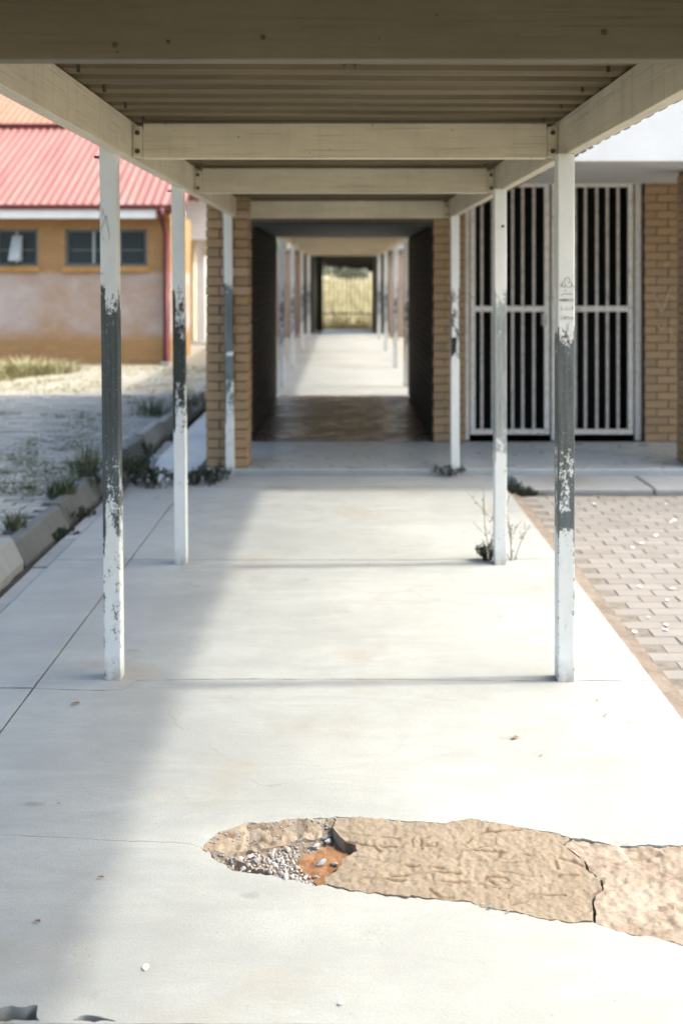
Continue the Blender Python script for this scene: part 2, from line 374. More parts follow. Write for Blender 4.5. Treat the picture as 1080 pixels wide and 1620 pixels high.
M['pencil'] = simple('pencil scratch', (.22, .25, .25), .7, .1, 20, .2)
M['chalk'] = simple('chalk rubbed on brick', (.50, .42, .34), .9, .1, 40, .1)
M['tree_leaf'] = leaf_mat('far tree leaf', (.16, .18, .13), (.21, .23, .17), (.27, .29, .22))
M['bark'] = simple('bark', (.11, .085, .065), .9, .3, 8, .1)

# ------------------------------------------------------------------ CDT slabs
def inpoly(P, poly):
    P = np.asarray(P, float); poly = np.asarray(poly, float); x, y = P[:, 0], P[:, 1]; r = np.zeros(len(P), bool)
    j = len(poly) - 1
    for i in range(len(poly)):
        xi, yi = poly[i]; xj, yj = poly[j]
        c = ((yi > y) != (yj > y)) & (x < (xj - xi) * (y - yi) / (yj - yi + 1e-15) + xi); r ^= c; j = i
    return r
def resample(poly, step, jit=0.0, closed=True):
    out = []; n = len(poly)
    for i in range(n if closed else n - 1):
        a = np.array(poly[i], float); b = np.array(poly[(i + 1) % n], float); L = np.linalg.norm(b - a); m = max(1, int(round(L / step)))
        nrm = np.array([-(b - a)[1], (b - a)[0]]) / (L + 1e-9)
        for q in range(m):
            p = a + (b - a) * q / m
            if jit:
                p = p + nrm * jit * (mnoise.noise(Vector((p[0] * 28, p[1] * 28, 3))) + .6 * mnoise.noise(Vector((p[0] * 90, p[1] * 90, 7))))
            out.append(tuple(p))
    if not closed: out.append(tuple(poly[-1]))
    return out
def dist_to(P, poly, closed=False):
    P = np.asarray(P, float); d = np.full(len(P), 1e9); n = len(poly)
    for i in range(n if closed else n - 1):
        a = np.array(poly[i]); b = np.array(poly[(i + 1) % n]); ab = b - a
        t = np.clip(((P - a) @ ab) / (ab @ ab + 1e-15), 0, 1); d = np.minimum(d, np.linalg.norm(P - (a + t[:, None] * ab), axis=1))
    return d
def plate(name, outline, holes, zf, mat, parent=None, grid=.06, depth=.09, attr=None, smooth=True):
    """a slab of any outline with real holes; zf(points)->heights of the top"""
    pts = list(outline); edges = [(i, (i + 1) % len(outline)) for i in range(len(outline))]
    for h in holes:
        n = len(pts); pts += list(h); edges += [(n + i, n + (i + 1) % len(h)) for i in range(len(h))]
    o = np.array(outline); x0, y0 = o.min(0); x1, y1 = o.max(0)
    gx = np.arange(x0, x1, grid); gy = np.arange(y0, y1, grid); G = np.array(np.meshgrid(gx, gy)).reshape(2, -1).T
    G = G + rng.uniform(-.3, .3, G.shape) * grid
    keep = inpoly(G, outline)
    for h in holes: keep &= ~inpoly(G, h)
    G = G[keep]
    for ring in [outline] + list(holes):
        G = G[dist_to(G, ring, True) > grid * .35] if len(G) and len(ring) < 900 else G
    pts += [tuple(p) for p in G]
    vs, es, fs, *_ = delaunay_2d_cdt([Vector(p) for p in pts], edges, [], 0, 1e-7)
    V = np.array([(v.x, v.y) for v in vs]); C = np.array([V[list(f)].mean(0) for f in fs])
    k = inpoly(C, outline)
    for h in holes: k &= ~inpoly(C, h)
    fs = [tuple(f) for f, q in zip(fs, k) if q]
    used = sorted({i for f in fs for i in f}); mp = {u: i for i, u in enumerate(used)}; V = V[used]
    fs = [tuple(mp[i] for i in f) for f in fs]
    Z = zf(V); me = bpy.data.meshes.new(name)
    fs2 = []
    for f in fs:
        a, b, c = (V[i] for i in f[:3])
        fs2.append(f if (b[0]-a[0])*(c[1]-a[1])-(b[1]-a[1])*(c[0]-a[0]) > 0 else f[::-1])
    verts = [(x, y, z) for (x, y), z in zip(V, Z)]
    cnt = {}
    for f in fs2:
        for a, b in zip(f, f[1:] + f[:1]): cnt[(a, b)] = 1
    bnd = [(a, b) for (a, b) in cnt if (b, a) not in cnt]
    low = {}; 
    for a, b in bnd:
        for q in (a, b):
            if q not in low: low[q] = len(verts); verts.append((V[q][0], V[q][1], Z[q] - depth))
    top = len(fs2); fs2 += [(a, low[a], low[b], b) for a, b in bnd]
    me.from_pydata(verts, [], fs2); me.update()
    if smooth: me.polygons.foreach_set('use_smooth', [i < top for i in range(len(fs2))])
    if smooth: me.set_sharp_from_angle(angle=.8)
    if attr is not None:
        a = me.attributes.new('dirt', 'FLOAT', 'POINT'); d = np.zeros(len(verts)); d[:len(V)] = attr(V); a.data.foreach_set('value', d)
    me.materials.append(mat)
    return link(name, me, parent)
def fbm(P, s, o=4, off=0.0, g=.5):
    return np.array([sum(g ** i * mnoise.noise(Vector((p[0] * s * 2 ** i, p[1] * s * 2 ** i, off + i))) for i in range(o)) for p in P])

# ================================================================== THE GROUND
MB().poly([(-600,-300,-.16),(600,-300,-.16),(600,1200,-.16),(-600,1200,-.16)]).obj('ground', M['ground'])['kind'] = 'structure'

# the path: concrete panels with open joints
path = setting('path')
JX = [gpt(0,1165)[0], -1.268]
jl = lambda p, w: [(x, y) for x, y in (gpt(*q) for q in p)]
j1 = [(-1.268, 4.012), gpt(100,1091), gpt(160,1092), gpt(196,1091), gpt(208,1083), gpt(216,1076), gpt(400,1074), gpt(620,1075), gpt(840,1077), (1.29, 4.09)]
j0 = [(-1.268, 2.206), (-.3, 2.209), (.5, 2.204), (1.29, 2.208)]
j2 = [(-1.268, 5.84), (-.4, 5.83), (.4, 5.83), (1.29, 5.85)]
sh = lambda L, d: [(x, y + d) for x, y in L]
wav = lambda L: resample(L, .05, .004, False)
flat = lambda V: .0022 * fbm(V, 1.7, 3)
# pothole and patch outlines, traced on the ground
hole_top = [(320,1339),(332,1327),(350,1313),(373,1306),(392,1299),(431,1299),(464,1292),(487,1294),(531,1290)]
hole_bot = [(512,1397),(492,1398),(475,1392),(453,1386),(425,1382),(406,1380),(389,1377),(367,1374),(348,1362),(338,1352)]
hole_rt = [(531,1290),(527,1306),(533,1317),(543,1326),(563,1334),(566,1345),(556,1350),(540,1357),(541,1367),(534,1374),(521,1381),(512,1390),(512,1397)]
pat_top = [(531,1290),(575,1291),(620,1295),(665,1298),(705,1300),(743,1293),(790,1300),(833,1308),(875,1315),(901,1323)]
pat_top2 = [(901,1323),(922,1324.5),(944,1327.5),(973,1335),(1029,1333),(1080,1335),(1130,1340),(1175,1352)]
pat_bot = [(939,1457),(905,1457),(867,1454),(833,1445),(790,1438),(743,1426),(705,1421),(620,1415),(560,1407),(512,1397)]
pat_bot2 = [(1175,1500),(1130,1503),(1080,1491),(1046,1483),(1003,1475),(961,1466),(939,1457)]
pat_crk = [(901,1323),(888,1335),(905,1348),(922,1359),(927,1372),(948,1389),(952,1402),(937,1411),(935,1432),(939,1457)]
G = lambda L: [gpt(*p) for p in L]
outer = resample(G(hole_top + pat_top[1:] + pat_top2[1:] + pat_bot2 + pat_bot[1:] + hole_bot[1:]), .007, .008)
crk = G([(2,1321),(60,1324),(110,1326),(175,1330),(230,1331),(290,1334),(313,1338)])
crk = resample(crk, .012, .006, False)
cl = [(x, y + .0028 * (.35 + .65 * abs(mnoise.noise(Vector((x * 9, 2, 0)))) * 2)) for x, y in crk]
crack_poly = crk + cl[::-1]
def chip(px): return resample(G(px), .012, .006)
chip1 = chip([(-8,1597),(20,1592),(42,1593),(61,1590),(60,1606),(64,1616),(30,1614.5),(-8,1616)])
chip2 = chip([(114,1614),(128,1608),(142,1606),(165,1610),(186,1615),(150,1615.5)])
main = [(-1.262, None)]
def panel(name, lo, hi, x0, x1, holes=(), grid=.06, mat='concrete', zf=flat):
    lo = [(min(max(x, x0), x1), y) for x, y in lo]; hi = [(min(max(x, x0), x1), y) for x, y in hi]
    ol = wav(lo)[:-1] + [lo[-1]] + [hi[-1]] + wav(hi[::-1])[1:-1] + [hi[0]]
    return plate('concrete_panel', ol, list(holes), zf, M[mat], path, grid)
straight = lambda y, x0, x1: [(x0, y), (x1, y)]
def near_z(V):
    d = dist_to(V, outer, True)
    return flat(V) - .005 * np.exp(-(d / .02) ** 2)
panel('', straight(-1.6, -1.264, 1.29), sh(j0, -.003), -1.264, 1.29)
panel('', sh(j0, .003), sh(j1, -.002), -1.264, 1.29, [outer, crack_poly, chip1, chip2], .045, zf=near_z)
panel('', sh(j1, .002), sh(j2, -.004), -1.264, 1.29)
panel('', sh(j2, .004), straight(7.86, -1.264, 1.29), -1.264, 1.29)
panel('', straight(7.873, -1.264, 1.29), straight(8.29, -1.264, 1.29), -1.264, 1.29, mat='concrete_old')
XL = -1.715
for a, b in ((-1.6, 2.2), (2.21, 4.008), (4.02, 5.83), (5.84, 7.9), (7.92, 10.4), (10.41, 13.4)):
    panel('', straight(a, XL, -1.273), straight(b, XL, -1.273), XL, -1.273, mat='concrete_white' if a > 7.9 else 'concrete')
bed = MB().box(-1.72, 1.3, -1.6, 8.29, -.15, -.085).box(-1.72, -1.16, 8.29, 13.4, -.15, -.085).obj('joint_soil', M['soil'], path)
# narrow edging bricks along the path's left side
y = 2.0; i = 0
while y < 9.5:
    L = .62
    o = MB().box(-1.815, -1.722, y, y + L - .012, -.1, -.004 - .004 * (i % 3)).obj('edging_block', M['concrete_old'] if i % 2 else M['kerb_a'], path, .006)
    y += L; i += 1

# the gutter and the kerb stones
gut = plate('gutter', resample([(-1.90, 1.0), (-1.82, 1.0), (-1.82, 14), (-1.90, 14)], .3), [], lambda V: -.035 + .012 * fbm(V, 6, 4), M['soil'], None, .03)
gut['kind'] = 'structure'
kerb = setting('kerb')
prof = [(-1.868, -.12), (-1.868, -.01), (-1.93, .118), (-1.942, .13), (-2.012, .13), (-2.012, -.12)]
ky = .2
for i in range(15):
    L = .93; mb = MB().extrude(prof, 0, L - .014, 'y')
    o = mb.obj('kerb_stone', M['kerb_b'] if i in (6, 7, 9, 12) else M['kerb_a'], kerb, .008, loc=(rng.uniform(-.008, .008), ky, rng.uniform(-.008, .006)))
    o.rotation_euler = (rng.uniform(-.006, .006), rng.uniform(-.02, .02), rng.uniform(-.006, .006)); ky += L

# paving ---------------------------------------------------------------
def paver_mesh(name, mat, L=.2, W=.1, T=.05, gap=.003):
    return MB().box(-L/2+gap, L/2-gap, -W/2+gap, W/2-gap, -T, 0).mesh(name, mat, .004)
def paving(parent, x0, x1, y0, y1, z, mat, seen, gap=.003, clump=.0, limit=290, tilt=1.0):
    me = paver_mesh('paver', mat, gap=gap); cells = []
    r = 0; yy = y0 + .05
    while yy < y1:
        xx = x0 + .1 + (.1 if r % 2 else 0)
        while xx < x1 - .05:
            cells.append((xx, yy)); xx += .2
        yy += .1; r += 1
    vis = sorted([c for c in cells if seen(*c)], key=lambda c: c[1])
    own = set(vis[:limit]); rest = MB()
    for (xx, yy) in cells:
        dz = .004 * tilt * mnoise.noise(Vector((xx * 3, yy * 3, 0))) + rng.uniform(-.0035, .0035) * tilt + clump * mnoise.noise(Vector((xx * .8, yy * .8, 4)))
        if (xx, yy) in own:
            o = link('paver', me, parent, (xx, yy, z + dz)); o.rotation_euler = (rng.uniform(-.012, .012) * tilt, rng.uniform(-.008, .008) * tilt, rng.uniform(-.02, .02))
        else: rest.box(xx - .1 + gap, xx + .1 - gap, yy - .05 + gap, yy + .05 - gap, z + dz - .05, z + dz)
    if rest.f: stuff(rest.obj('paver_field', mat, parent))
yard = setting('yard_paving')
paving(yard, 1.385, 4.6, 2.6, 7.70, -.04, M['paver_r'], lambda x, y: x < .3465 * y + .12 and y > 3.6, gap=.0022, tilt=.45)
MB().box(1.37, 9, -3, 7.74, -.12, -.0445).obj('jointing_sand', M['sand'], yard)
es = plate('dirt_strip', resample([(1.293, -1.5), (1.376, -1.5), (1.376, 7.74), (1.293, 7.74)], .04, .008), [], lambda V: -.022 + .012 * fbm(V, 9, 4), M['edging'], None, .02, .1)
es['kind'] = 'structure'
court = setting('courtyard_paving')
paving(court, -7.3, -2.02, 4.6, 13.1, .105, M['paver_l'], lambda x, y: x > -.352 * y - .1 and y > 5.6, gap=.006, clump=.014)
MB().box(-30, -2.014, -3, 13.12, -.12, .084).obj('joint_soil', M['soil'], court)
pg = plate('sandy_ground', resample([(-30, 13.125), (-1.9, 13.125), (-1.9, 26), (-30, 26)], 1.0), [], lambda V: .10 + .02 * fbm(V, .8, 4), M['pale_ground'], None, .35, .2)
pg['kind'] = 'structure'
gsh = MB().box(-1.9, -1.16, 13.42, 27, -.12, -.01).obj('side_ground', M['pale_ground']); gsh['kind'] = 'structure'
gs2 = MB().box(1.0, 30, 13.8, 27, -.12, -.01).obj('side_ground', M['pale_ground']); gs2['kind'] = 'structure'

# the porch, its steps, the passage floor
pf = MB().box(-1.17, 6.5, 8.32, 9.7, -.12, .05).obj('porch_floor', M['porch'], None, .006); pf['kind'] = 'structure'
ps = setting('porch_step')
x = 1.42
for L in (1.05, 1.2, 1.2, 1.2):
    MB().box(x, x + L - .012, 7.78, 8.312, -.12, .002 - .004 * (x % .5)).obj('step_slab', M['concrete_old'], ps, .012); x += L
MB().box(1.37, 6.5, 7.742, 7.775, -.12, -.046).obj('step_soil', M['soil'], ps)
gr = MB().box(.9, 1.415, 8.295, 8.315, -.1, .0).obj('step_edge', M['concrete_old'], ps)
pfl = MB().box(-.905, .88, 9.702, 13.5, -.12, .046).obj('passage_floor', M['passage_floor']); pfl['kind'] = 'structure'
p2 = setting('far_path')
yy = 13.504
for L in (3.2, 3.2, 3.6, 3.5, 3.7):
    MB().box(-1.15, 1.15, yy, yy + L - .012, -.1, .02).obj('concrete_panel', M['concrete'], p2, .004); yy += L

# ---- pothole: bed, gravel, mortar patch
holepoly = G(hole_top + hole_rt[1:] + hole_bot[1:])
rimline = G(hole_bot[::-1] + hole_top)
bedpoly = resample([(x - .0, y) for x, y in holepoly], .01, .003)
cxh, cyh = np.mean(np.array(holepoly), 0)
bedo = resample([(cxh + (x - cxh) * 1.10, cyh + (y - cyh) * 1.10) for x, y in holepoly], .01)
def bed_z(V):
    d = dist_to(V, G(hole_bot[1:][::-1] + hole_top)); ins = inpoly(V, outer)
    up = (V[:, 1] > cyh) | (V[:, 0] < cxh - .16)
    w = np.where(up, .050, .016)
    t = np.clip(d / w, 0, 1); t = t * t * (3 - 2 * t)
    n = fbm(V, 22, 4, 2.0)
    z = -.006 - .036 * t + .012 * n * (.5 + .5 * np.sin(np.clip(t, 0, 1) * np.pi)) 
    return np.where(ins, z, -.012)
pot = setting('pothole')
def bed_attr(V): return np.clip(fbm(V, 40, 3, 8.0) * .9 - .1, 0, .6)
bo = plate('hole_bed', bedo, [], bed_z, M['hole'], pot, .0065, .05, bed_attr)
ep = G([(468,1349),(480,1335),(505,1325),(520,1316),(533,1319),(545,1327),(562,1336),(563,1344),(553,1349),(540,1358),(538,1368),(522,1380),(510,1386),(490,1370)])
plate('red_earth', resample(ep, .008, .005), [], lambda V: bed_z(V) + .005 + .004 * fbm(V, 50, 3, 1.0), M['red_earth'], pot, .006, .02, lambda V: np.clip(fbm(V, 40, 3, 8.0) * .9 - .15, 0, .5))
# the broken rim is a band of its own: a paler shell a few mm above the bed on the far and left side
rp = [gpt(*p) for p in hole_top]; inn = [gpt(*p) for p in [(531,1301),(505,1309),(480,1311),(455,1316),(435,1321),(412,1326),(390,1327),(376,1335),(372,1348),(366,1362),(352,1366)]]
rim_out = [gpt(*p) for p in [(348,1362),(338,1352),(318,1340)]] + rp[1:]
rim_poly = resample(rim_out + inn, .008, .007)
def rim_z(V):
    do = dist_to(V, rim_out); t = np.clip(do / .045, 0, 1)
    return -.003 - .032 * t ** .8 + .011 * fbm(V, 30, 4, 5.0) * np.sqrt(t + .05)
plate('hole_rim', rim_poly, [], rim_z, M['rim'], pot, .0055, .03, lambda V: np.clip(fbm(V, 26, 4, 1.0) * 1.1 - .12, 0, .85))
# scratches drawn in the wet mortar (photo pixels)
q = lambda pts: [(620 + x / 2.348, 1270 + y / 2.348) for x, y in pts]
marks = [q(a) for a in (
    [(70,125),(78,158)], [(106,112),(110,172)], [(106,125),(132,118)], [(108,150),(165,140),(160,155),(112,152)],
    [(355,95),(300,118),(268,150),(255,185),(246,228)], [(352,88),(348,104),(500,92)], [(385,118),(384,150),(330,155),(270,170)],
    [(485,118),(498,136)], [(400,172),(396,198)], [(480,182),(510,192),(520,205),(500,214),(440,218),(390,216)],
    [(600,192),(615,240)], [(620,198),(660,210),(705,228)], [(385,246),(440,252),(525,268)],
    [(352,265),(340,290),(345,310)], [(350,268),(420,270),(432,282)], [(348,308),(420,312),(460,300),(440,290),(400,284)], [(385,300),(360,280)],
    [(0,268),(90,256),(150,250),(250,256)], [(150,262),(155,300)], [(190,288),(282,288)], [(140,315),(180,348),(225,345)],
    [(430,335),(440,372),(500,362),(520,345),(480,338)], [(500,330),(640,336)], [(620,262),(690,264)], [(180,325),(215,335)])]
marks += [[(545,1316),(580,1320),(628,1323)], [(548,1328),(590,1336),(600,1344)], [(560,1352),(610,1358)], [(600,1335),(625,1338)], [(640,1365),(700,1372)], [(690,1392),(770,1398)], [(750,1340),(800,1347)], [(575,1385),(640,1392)], [(560,1370),(590,1374)]]
marks = [resample(G(m), .01, .004, False) for m in marks]
crk2 = resample(G(pat_crk), .01, .006, False)
patA = resample(G(pat_top), .007, .008, False)[:-1] + crk2[:-1] + resample(G(pat_bot), .007, .008, False)[:-1] + resample(G(hole_rt[::-1]), .008, .005, False)[:-1]
crk2b = [(x + .008 + .005 * mnoise.noise(Vector((x * 30, yv * 30, 0))), yv) for x, yv in crk2]
patB = resample(G(pat_top2), .007, .008, False)[:-1] + resample(G(pat_bot2), .007, .008, False)[:-1] + crk2b[::-1]
sc = np.array([.0, .0])
def shrink(P, outer_poly, e):       # keep a thin open joint to the slab
    P = np.array(P); c = P.mean(0); v = c - P; L = np.linalg.norm(v, axis=1)[:, None]
    d = dist_to(P, outer_poly, True)[:, None]
    return [tuple(p) for p in P + v / L * np.clip(e - d, 0, e)]
patA = shrink(patA, outer, .0035); patB = shrink(patB, outer, .0035)
def groove(V):
    g = np.zeros(len(V))
    for i, m in enumerate(marks): g = np.maximum(g, (1 if i % 3 else .75) * np.exp(-(dist_to(V, m) / (.0026 + .0011 * (i % 3))) ** 2))
    m_ = np.clip(.85 + 1.4 * fbm(V, 17, 3, 21.), .15, 1)
    return g * m_
def pa_z(V): return -.004 - .0038 * groove(V) + .0045 * fbm(V, 9, 4, 1.0) + .0034 * fbm(V, 45, 4, 6.0, .6)
def pb_z(V): return -.005 - .012 * np.abs(fbm(V, 11, 5, 3.0, .62)) + .003 * fbm(V, 40, 3, 2.0)
plate('mortar_patch', patA, [], pa_z, M['patch'], pot, .0042, .045, lambda V: np.clip(groove(V) * 1.1 + np.clip(fbm(V, 34, 3, 11.) - .42, 0, 1) * 1.2, 0, .92))
plate('mortar_patch', patB, [], pb_z, M['patch_r'], pot, .006, .045, lambda V: np.clip((.16 - np.abs(fbm(V, 13, 4, 4.0))) * 3.5, 0, .6) * (fbm(V, 5, 2, 9.) > -.1))
# gravel in the hole
def stone_mesh(i):
    bm = bmesh.new(); bmesh.ops.create_icosphere(bm, subdivisions=1, radius=1)
    for v in bm.verts: v.co *= 1 + .35 * mnoise.noise(v.co * 1.3 + Vector((i * 7, 0, 0)))
    for v in bm.verts: v.co = Vector((v.co.x, v.co.y * .8, v.co.z * .62))
    me = bpy.data.meshes.new('stone'); bm.to_mesh(me); bm.free(); me.materials.append(M['stone']); return me
stones = [stone_mesh(i) for i in range(9)]
gravel = thing('gravel_heap', 'loose heap of grey and white gravel lying in the broken pothole', 'gravel', (cxh, cyh, -.04))
gpoly = G([(366,1352),(372,1340),(395,1331),(420,1328),(455,1319),(470,1325),(470,1345),(492,1360),(515,1366),(520,1378),(508,1392),(490,1396),(470,1390),(430,1380),(395,1376),(368,1368)])
gx0, gy0 = np.min(gpoly, 0); gx1, gy1 = np.max(gpoly, 0); cand = rng.uniform((gx0, gy0), (gx1, gy1), (900, 2)); cand = cand[inpoly(cand, gpoly)]
placed = []; fine = MB()
for p in cand:
    r = .0045 + .0085 * rng.random() ** 2 if len(placed) < 230 else rng.uniform(.003, .0055)
    if len(placed) < 230:
        if placed and min((p[0]-a)**2 + (p[1]-b)**2 - ((r + c) * .72) ** 2 for a, b, c in placed) < 0: continue
        placed.append((p[0], p[1], r)); z = bed_z(np.array([p]))[0] + r * .45
        o = link('stone', stones[len(placed) % 9], gravel, (p[0] - cxh, p[1] - cyh, z + .04)); o.scale = (r * rng.uniform(.9, 1.5), r, r); o.rotation_euler = rng.uniform(-.4, .4, 3) + np.array([0, 0, rng.uniform(0, 6)])
for a, b in [gpt(*t) for t in ((516,1307),(520,1313),(500,1321),(508,1349),(529,1350),(505,1392))]:
    o = link('stone', stones[3], gravel, (a - cxh, b - cyh, bed_z(np.array([(a, b)]))[0] + .048)); r = rng.uniform(.010, .016); o.scale = (r * 1.4, r, r); o.rotation_euler = (0, .2, rng.uniform(0, 6))
ico = [v.co.copy() for v in stones[0].vertices]; icf = [tuple(p.vertices) for p in stones[0].polygons]
hp = rng.uniform(np.min(holepoly, 0), np.max(holepoly, 0), (2600, 2)); hp = hp[inpoly(hp, holepoly)]
for p in hp[:700]:
    r = rng.uniform(.0018, .0045); z = bed_z(np.array([p]))[0] + r * .6; n = len(fine.v); an = rng.uniform(0, 6)
    fine.v += [(p[0] - cxh + (c.x * math.cos(an) - c.y * math.sin(an)) * r * 1.3, p[1] - cyh + (c.x * math.sin(an) + c.y * math.cos(an)) * r, z + .04 + c.z * r) for c in ico]
    fine.f += [tuple(n + i for i in f) for f in icf]
stuff(fine.obj('grit', M['stone'], gravel))
for i, (a, b, s_) in enumerate(((775,1436,.006), (763,1432,.004), (803,1443,.004))):
    X, Y = gpt(a, b); o = link('pebble', stones[4], None, (X, Y, .003)); o.scale = (s_ * 1.2, s_, s_)
    tag(o, ('small white pebble at the lower edge of the brown patch', 'tiny white pebble left of a larger one by the patch', 'tiny white pebble right of a larger one by the patch')[i], 'pebble')

# ================================================================== COVERED WALKWAY
RZ = 2.365      # underside of the sheets
walk = thing('covered_walkway', 'near covered walkway of worn white posts and cream beams over the concrete path', 'walkway roof')
prof_r1 = [(.0,.18),(.55,.2),(.62,.4),(.66,.98),(.72,.62),(.95,.60),(1.02,.85),(1.1,1),(1.3,1),(1.4,.72),(1.47,.3),(1.52,.05),(1.75,.0)]
prof_l1 = [(.0,.2),(.45,.22),(.62,.38),(.8,.58),(.95,.85),(1.0,1),(1.4,1),(1.5,.85),(1.56,.5),(1.66,.2),(1.85,.0)]
prof_l2 = [(.0,.04),(.72,.1),(.8,.35),(.95,.5),(1.06,.6),(1.1,1),(1.3,1),(1.34,.6),(1.5,.5),(1.6,.25),(1.7,0)]
prof_l3 = [(.0,.12),(.4,.2),(.6,.45),(.8,.6),(.85,1),(1.0,1),(1.03,.2),(1.06,1),(1.35,1),(1.55,.8),(1.65,.1),(1.75,0)]
prof_r2 = [(.0,.05),(.5,.1),(.62,.3),(.72,.6),(.8,.95),(1.2,.95),(1.45,.8),(1.55,.5),(1.65,.12),(1.75,0)]
prof_r3 = [(.0,.0),(.9,.1),(1.0,.3),(1.1,.42),(1.3,.46),(1.5,.4),(1.6,.25),(1.75,.0)]
posts = [(-.963, 4.13, -.022, prof_l1, (.062,.08,.088), 'post with a long rubbed blue grey band and a pencil scribble near the top', 1, 26),
         (-.952, 5.77, -.020, prof_l2, (.022,.03,.032), 'post with a black bared band and flaking edges', 2.3, 20),
         (-.962, 8.35, -.02, prof_l3, (.12,.15,.165), 'post in front of the brick pier, rubbed blue grey at the middle', 3.1, 20),
         (.926, 4.11, .0, prof_r1, (.095,.115,.12), 'post with ink writing above a long rubbed grey band', 4.7, 24),
         (.918, 5.76, .0, prof_r2, (.28,.32,.325), 'post faintly rubbed grey, weeds at its foot', 5.9, 18),
         (.946, 8.33, .0, prof_r3, (.08,.08,.08), 'nearly all white post with a torn dark tag', 6.4, 18)]
pobj = []
for i, (px, py, lean, pr, dk, lab, sd, nsc) in enumerate(posts):
    mb = MB().box(-.035, .035, -.035, .035, -.06, 2.352 if i < 3 else 2.2)
    m = post_mat('worn post paint %d' % (i + 1), pr, dk, sd, .9 if i != 1 else .9, nsc)
    if i in (0, 1, 2): pass
    o = mb.obj('post', m, walk, .005, loc=(px, py, 0), seg=2); o['label'] = lab
    for v in o.data.vertices:
        v.co.x += lean * max(0, v.co.z) / 2.2
    pobj.append(o)
    # grubby cement collar where the post enters the slab, and bolt sticking out at the head
    if i < 2:
        MB().tube([(-.035 + lean - .028, 0, 2.19), (-.035 + lean + .005, 0, 2.19)], .006).obj('bolt', M['steel_dark'], o, 0, True)
# side beams, joined end to end over the posts
for sx, xi, xo in ((-1, -.915, -.965), (1, .93, .98)):
    ys = [-1.6, 1.2, 4.235, 6.02, 8.72]
    for a, b in zip(ys, ys[1:]):
        MB().box(min(xi, xo), max(xi, xo), a + .003, b - .003, 2.2, 2.362).obj('side_beam', M['beam_y'], walk, .004, seg=2)
# cross beams, end cleats and bolts
for i, (cy_, z0, mt) in enumerate(((.2, 2.2, 'beam_shade'), (2.315, 2.2, 'beam_shade'), (4.255, 2.2, 'beam_x'), (6.03, 2.2, 'beam_x'), (8.63, 2.2, 'beam_x'))):
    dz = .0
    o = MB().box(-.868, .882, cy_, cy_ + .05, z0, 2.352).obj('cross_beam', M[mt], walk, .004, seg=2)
    if i == 1:
        o.data.transform(Matrix.Identity(4))
    for s_, x0, x1 in ((-1, -.913, -.872), (1, .886, .928)):
        c = MB().box(x0, x1, cy_ - .004, cy_ + .012, 2.204, 2.338).obj('bracket', M[mt], walk, .002)
        mb = MB()
        for zz in (2.23, 2.31):
            xm = (x0 + x1) / 2
            mb.tube([(xm, cy_ - .003, zz), (xm, cy_ - .012, zz)], .011, 6)
            mb.tube([(xm, cy_ - .012, zz), (xm, cy_ - .026, zz)], .006, 8)
        mb.obj('bolt', M['steel_dark'], c)
# packing plates that fix the front crossbeam to the side beams
# ribbed roof sheets, ribs running across the walkway
def rib_sheet(y0, n, x0, x1, z, mat, pitch=.1715, h=.036, steps=14, sag=.0):
    mb = MB(); ys = []
    for i in range(n):
        for t, q_ in ((.0, 0), (.50, 0), (.62, 1), (.86, 1), (.985, 0)): ys.append((y0 + (i + t) * pitch, z + h * q_))
    ys.append((y0 + n * pitch + .03, z)); xs = np.linspace(x0, x1, steps); th = .0012
    for x in xs:
        for (a, b) in ys:
            w = .002 * mnoise.noise(Vector((x * 2.2, a * 3, 5)))
            mb.v.append((x, a + .026 * x, b + w))
    m = len(ys)
    for i in range(steps - 1):
        for j in range(m - 1):
            a = i * m + j; mb.f.append((a, a + m, a + m + 1, a + 1))
    return mb
y = -1.75; i = 0
while y < 8.6:
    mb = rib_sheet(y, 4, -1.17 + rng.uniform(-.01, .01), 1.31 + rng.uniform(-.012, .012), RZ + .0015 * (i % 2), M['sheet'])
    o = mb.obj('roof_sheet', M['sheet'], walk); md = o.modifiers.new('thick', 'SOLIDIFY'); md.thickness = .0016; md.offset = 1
    y += 4 * .1715; i += 1
# the torn lap edge and roofing screws seen from below
mb = MB()
for k_ in range(26):
    yy = .1 + k_ * .343
    for xx in (-.86, .86):
        mb.tube([(xx, yy, RZ + .01), (xx, yy, RZ - .014)], .006, 6)
stuff(mb.obj('roof_screw', M['steel_dark'], walk))
fl = MB()
for k_ in range(5): fl.poly([(-.03 + .016 * k_, 3.06 + .01 * (k_ % 2), RZ - .004), (-.012 + .016 * k_, 3.05, RZ - .02 - .008 * (k_ % 2)), (.0 + .016 * k_, 3.075, RZ - .006), (-.015 + .016 * k_, 3.085, RZ + .01)])
fl.obj('torn_flap', M['sheet_out'], walk)
cbn = [o for o in walk.children if o.name.startswith('cross_beam')][1]
for a, b, rr_ in ((182, 71, .007), (266, 66, .005), (416, 59, .006), (955, 51, .008), (186, 82, .003), (690, 24, .003), (600, 62, .002)):
    X, Z = fpt(a, b, 2.315); MB().tube([(X, 2.3155, Z), (X, 2.3125, Z)], rr_, 9).obj('nail_head', M['steel_dark'], cbn)

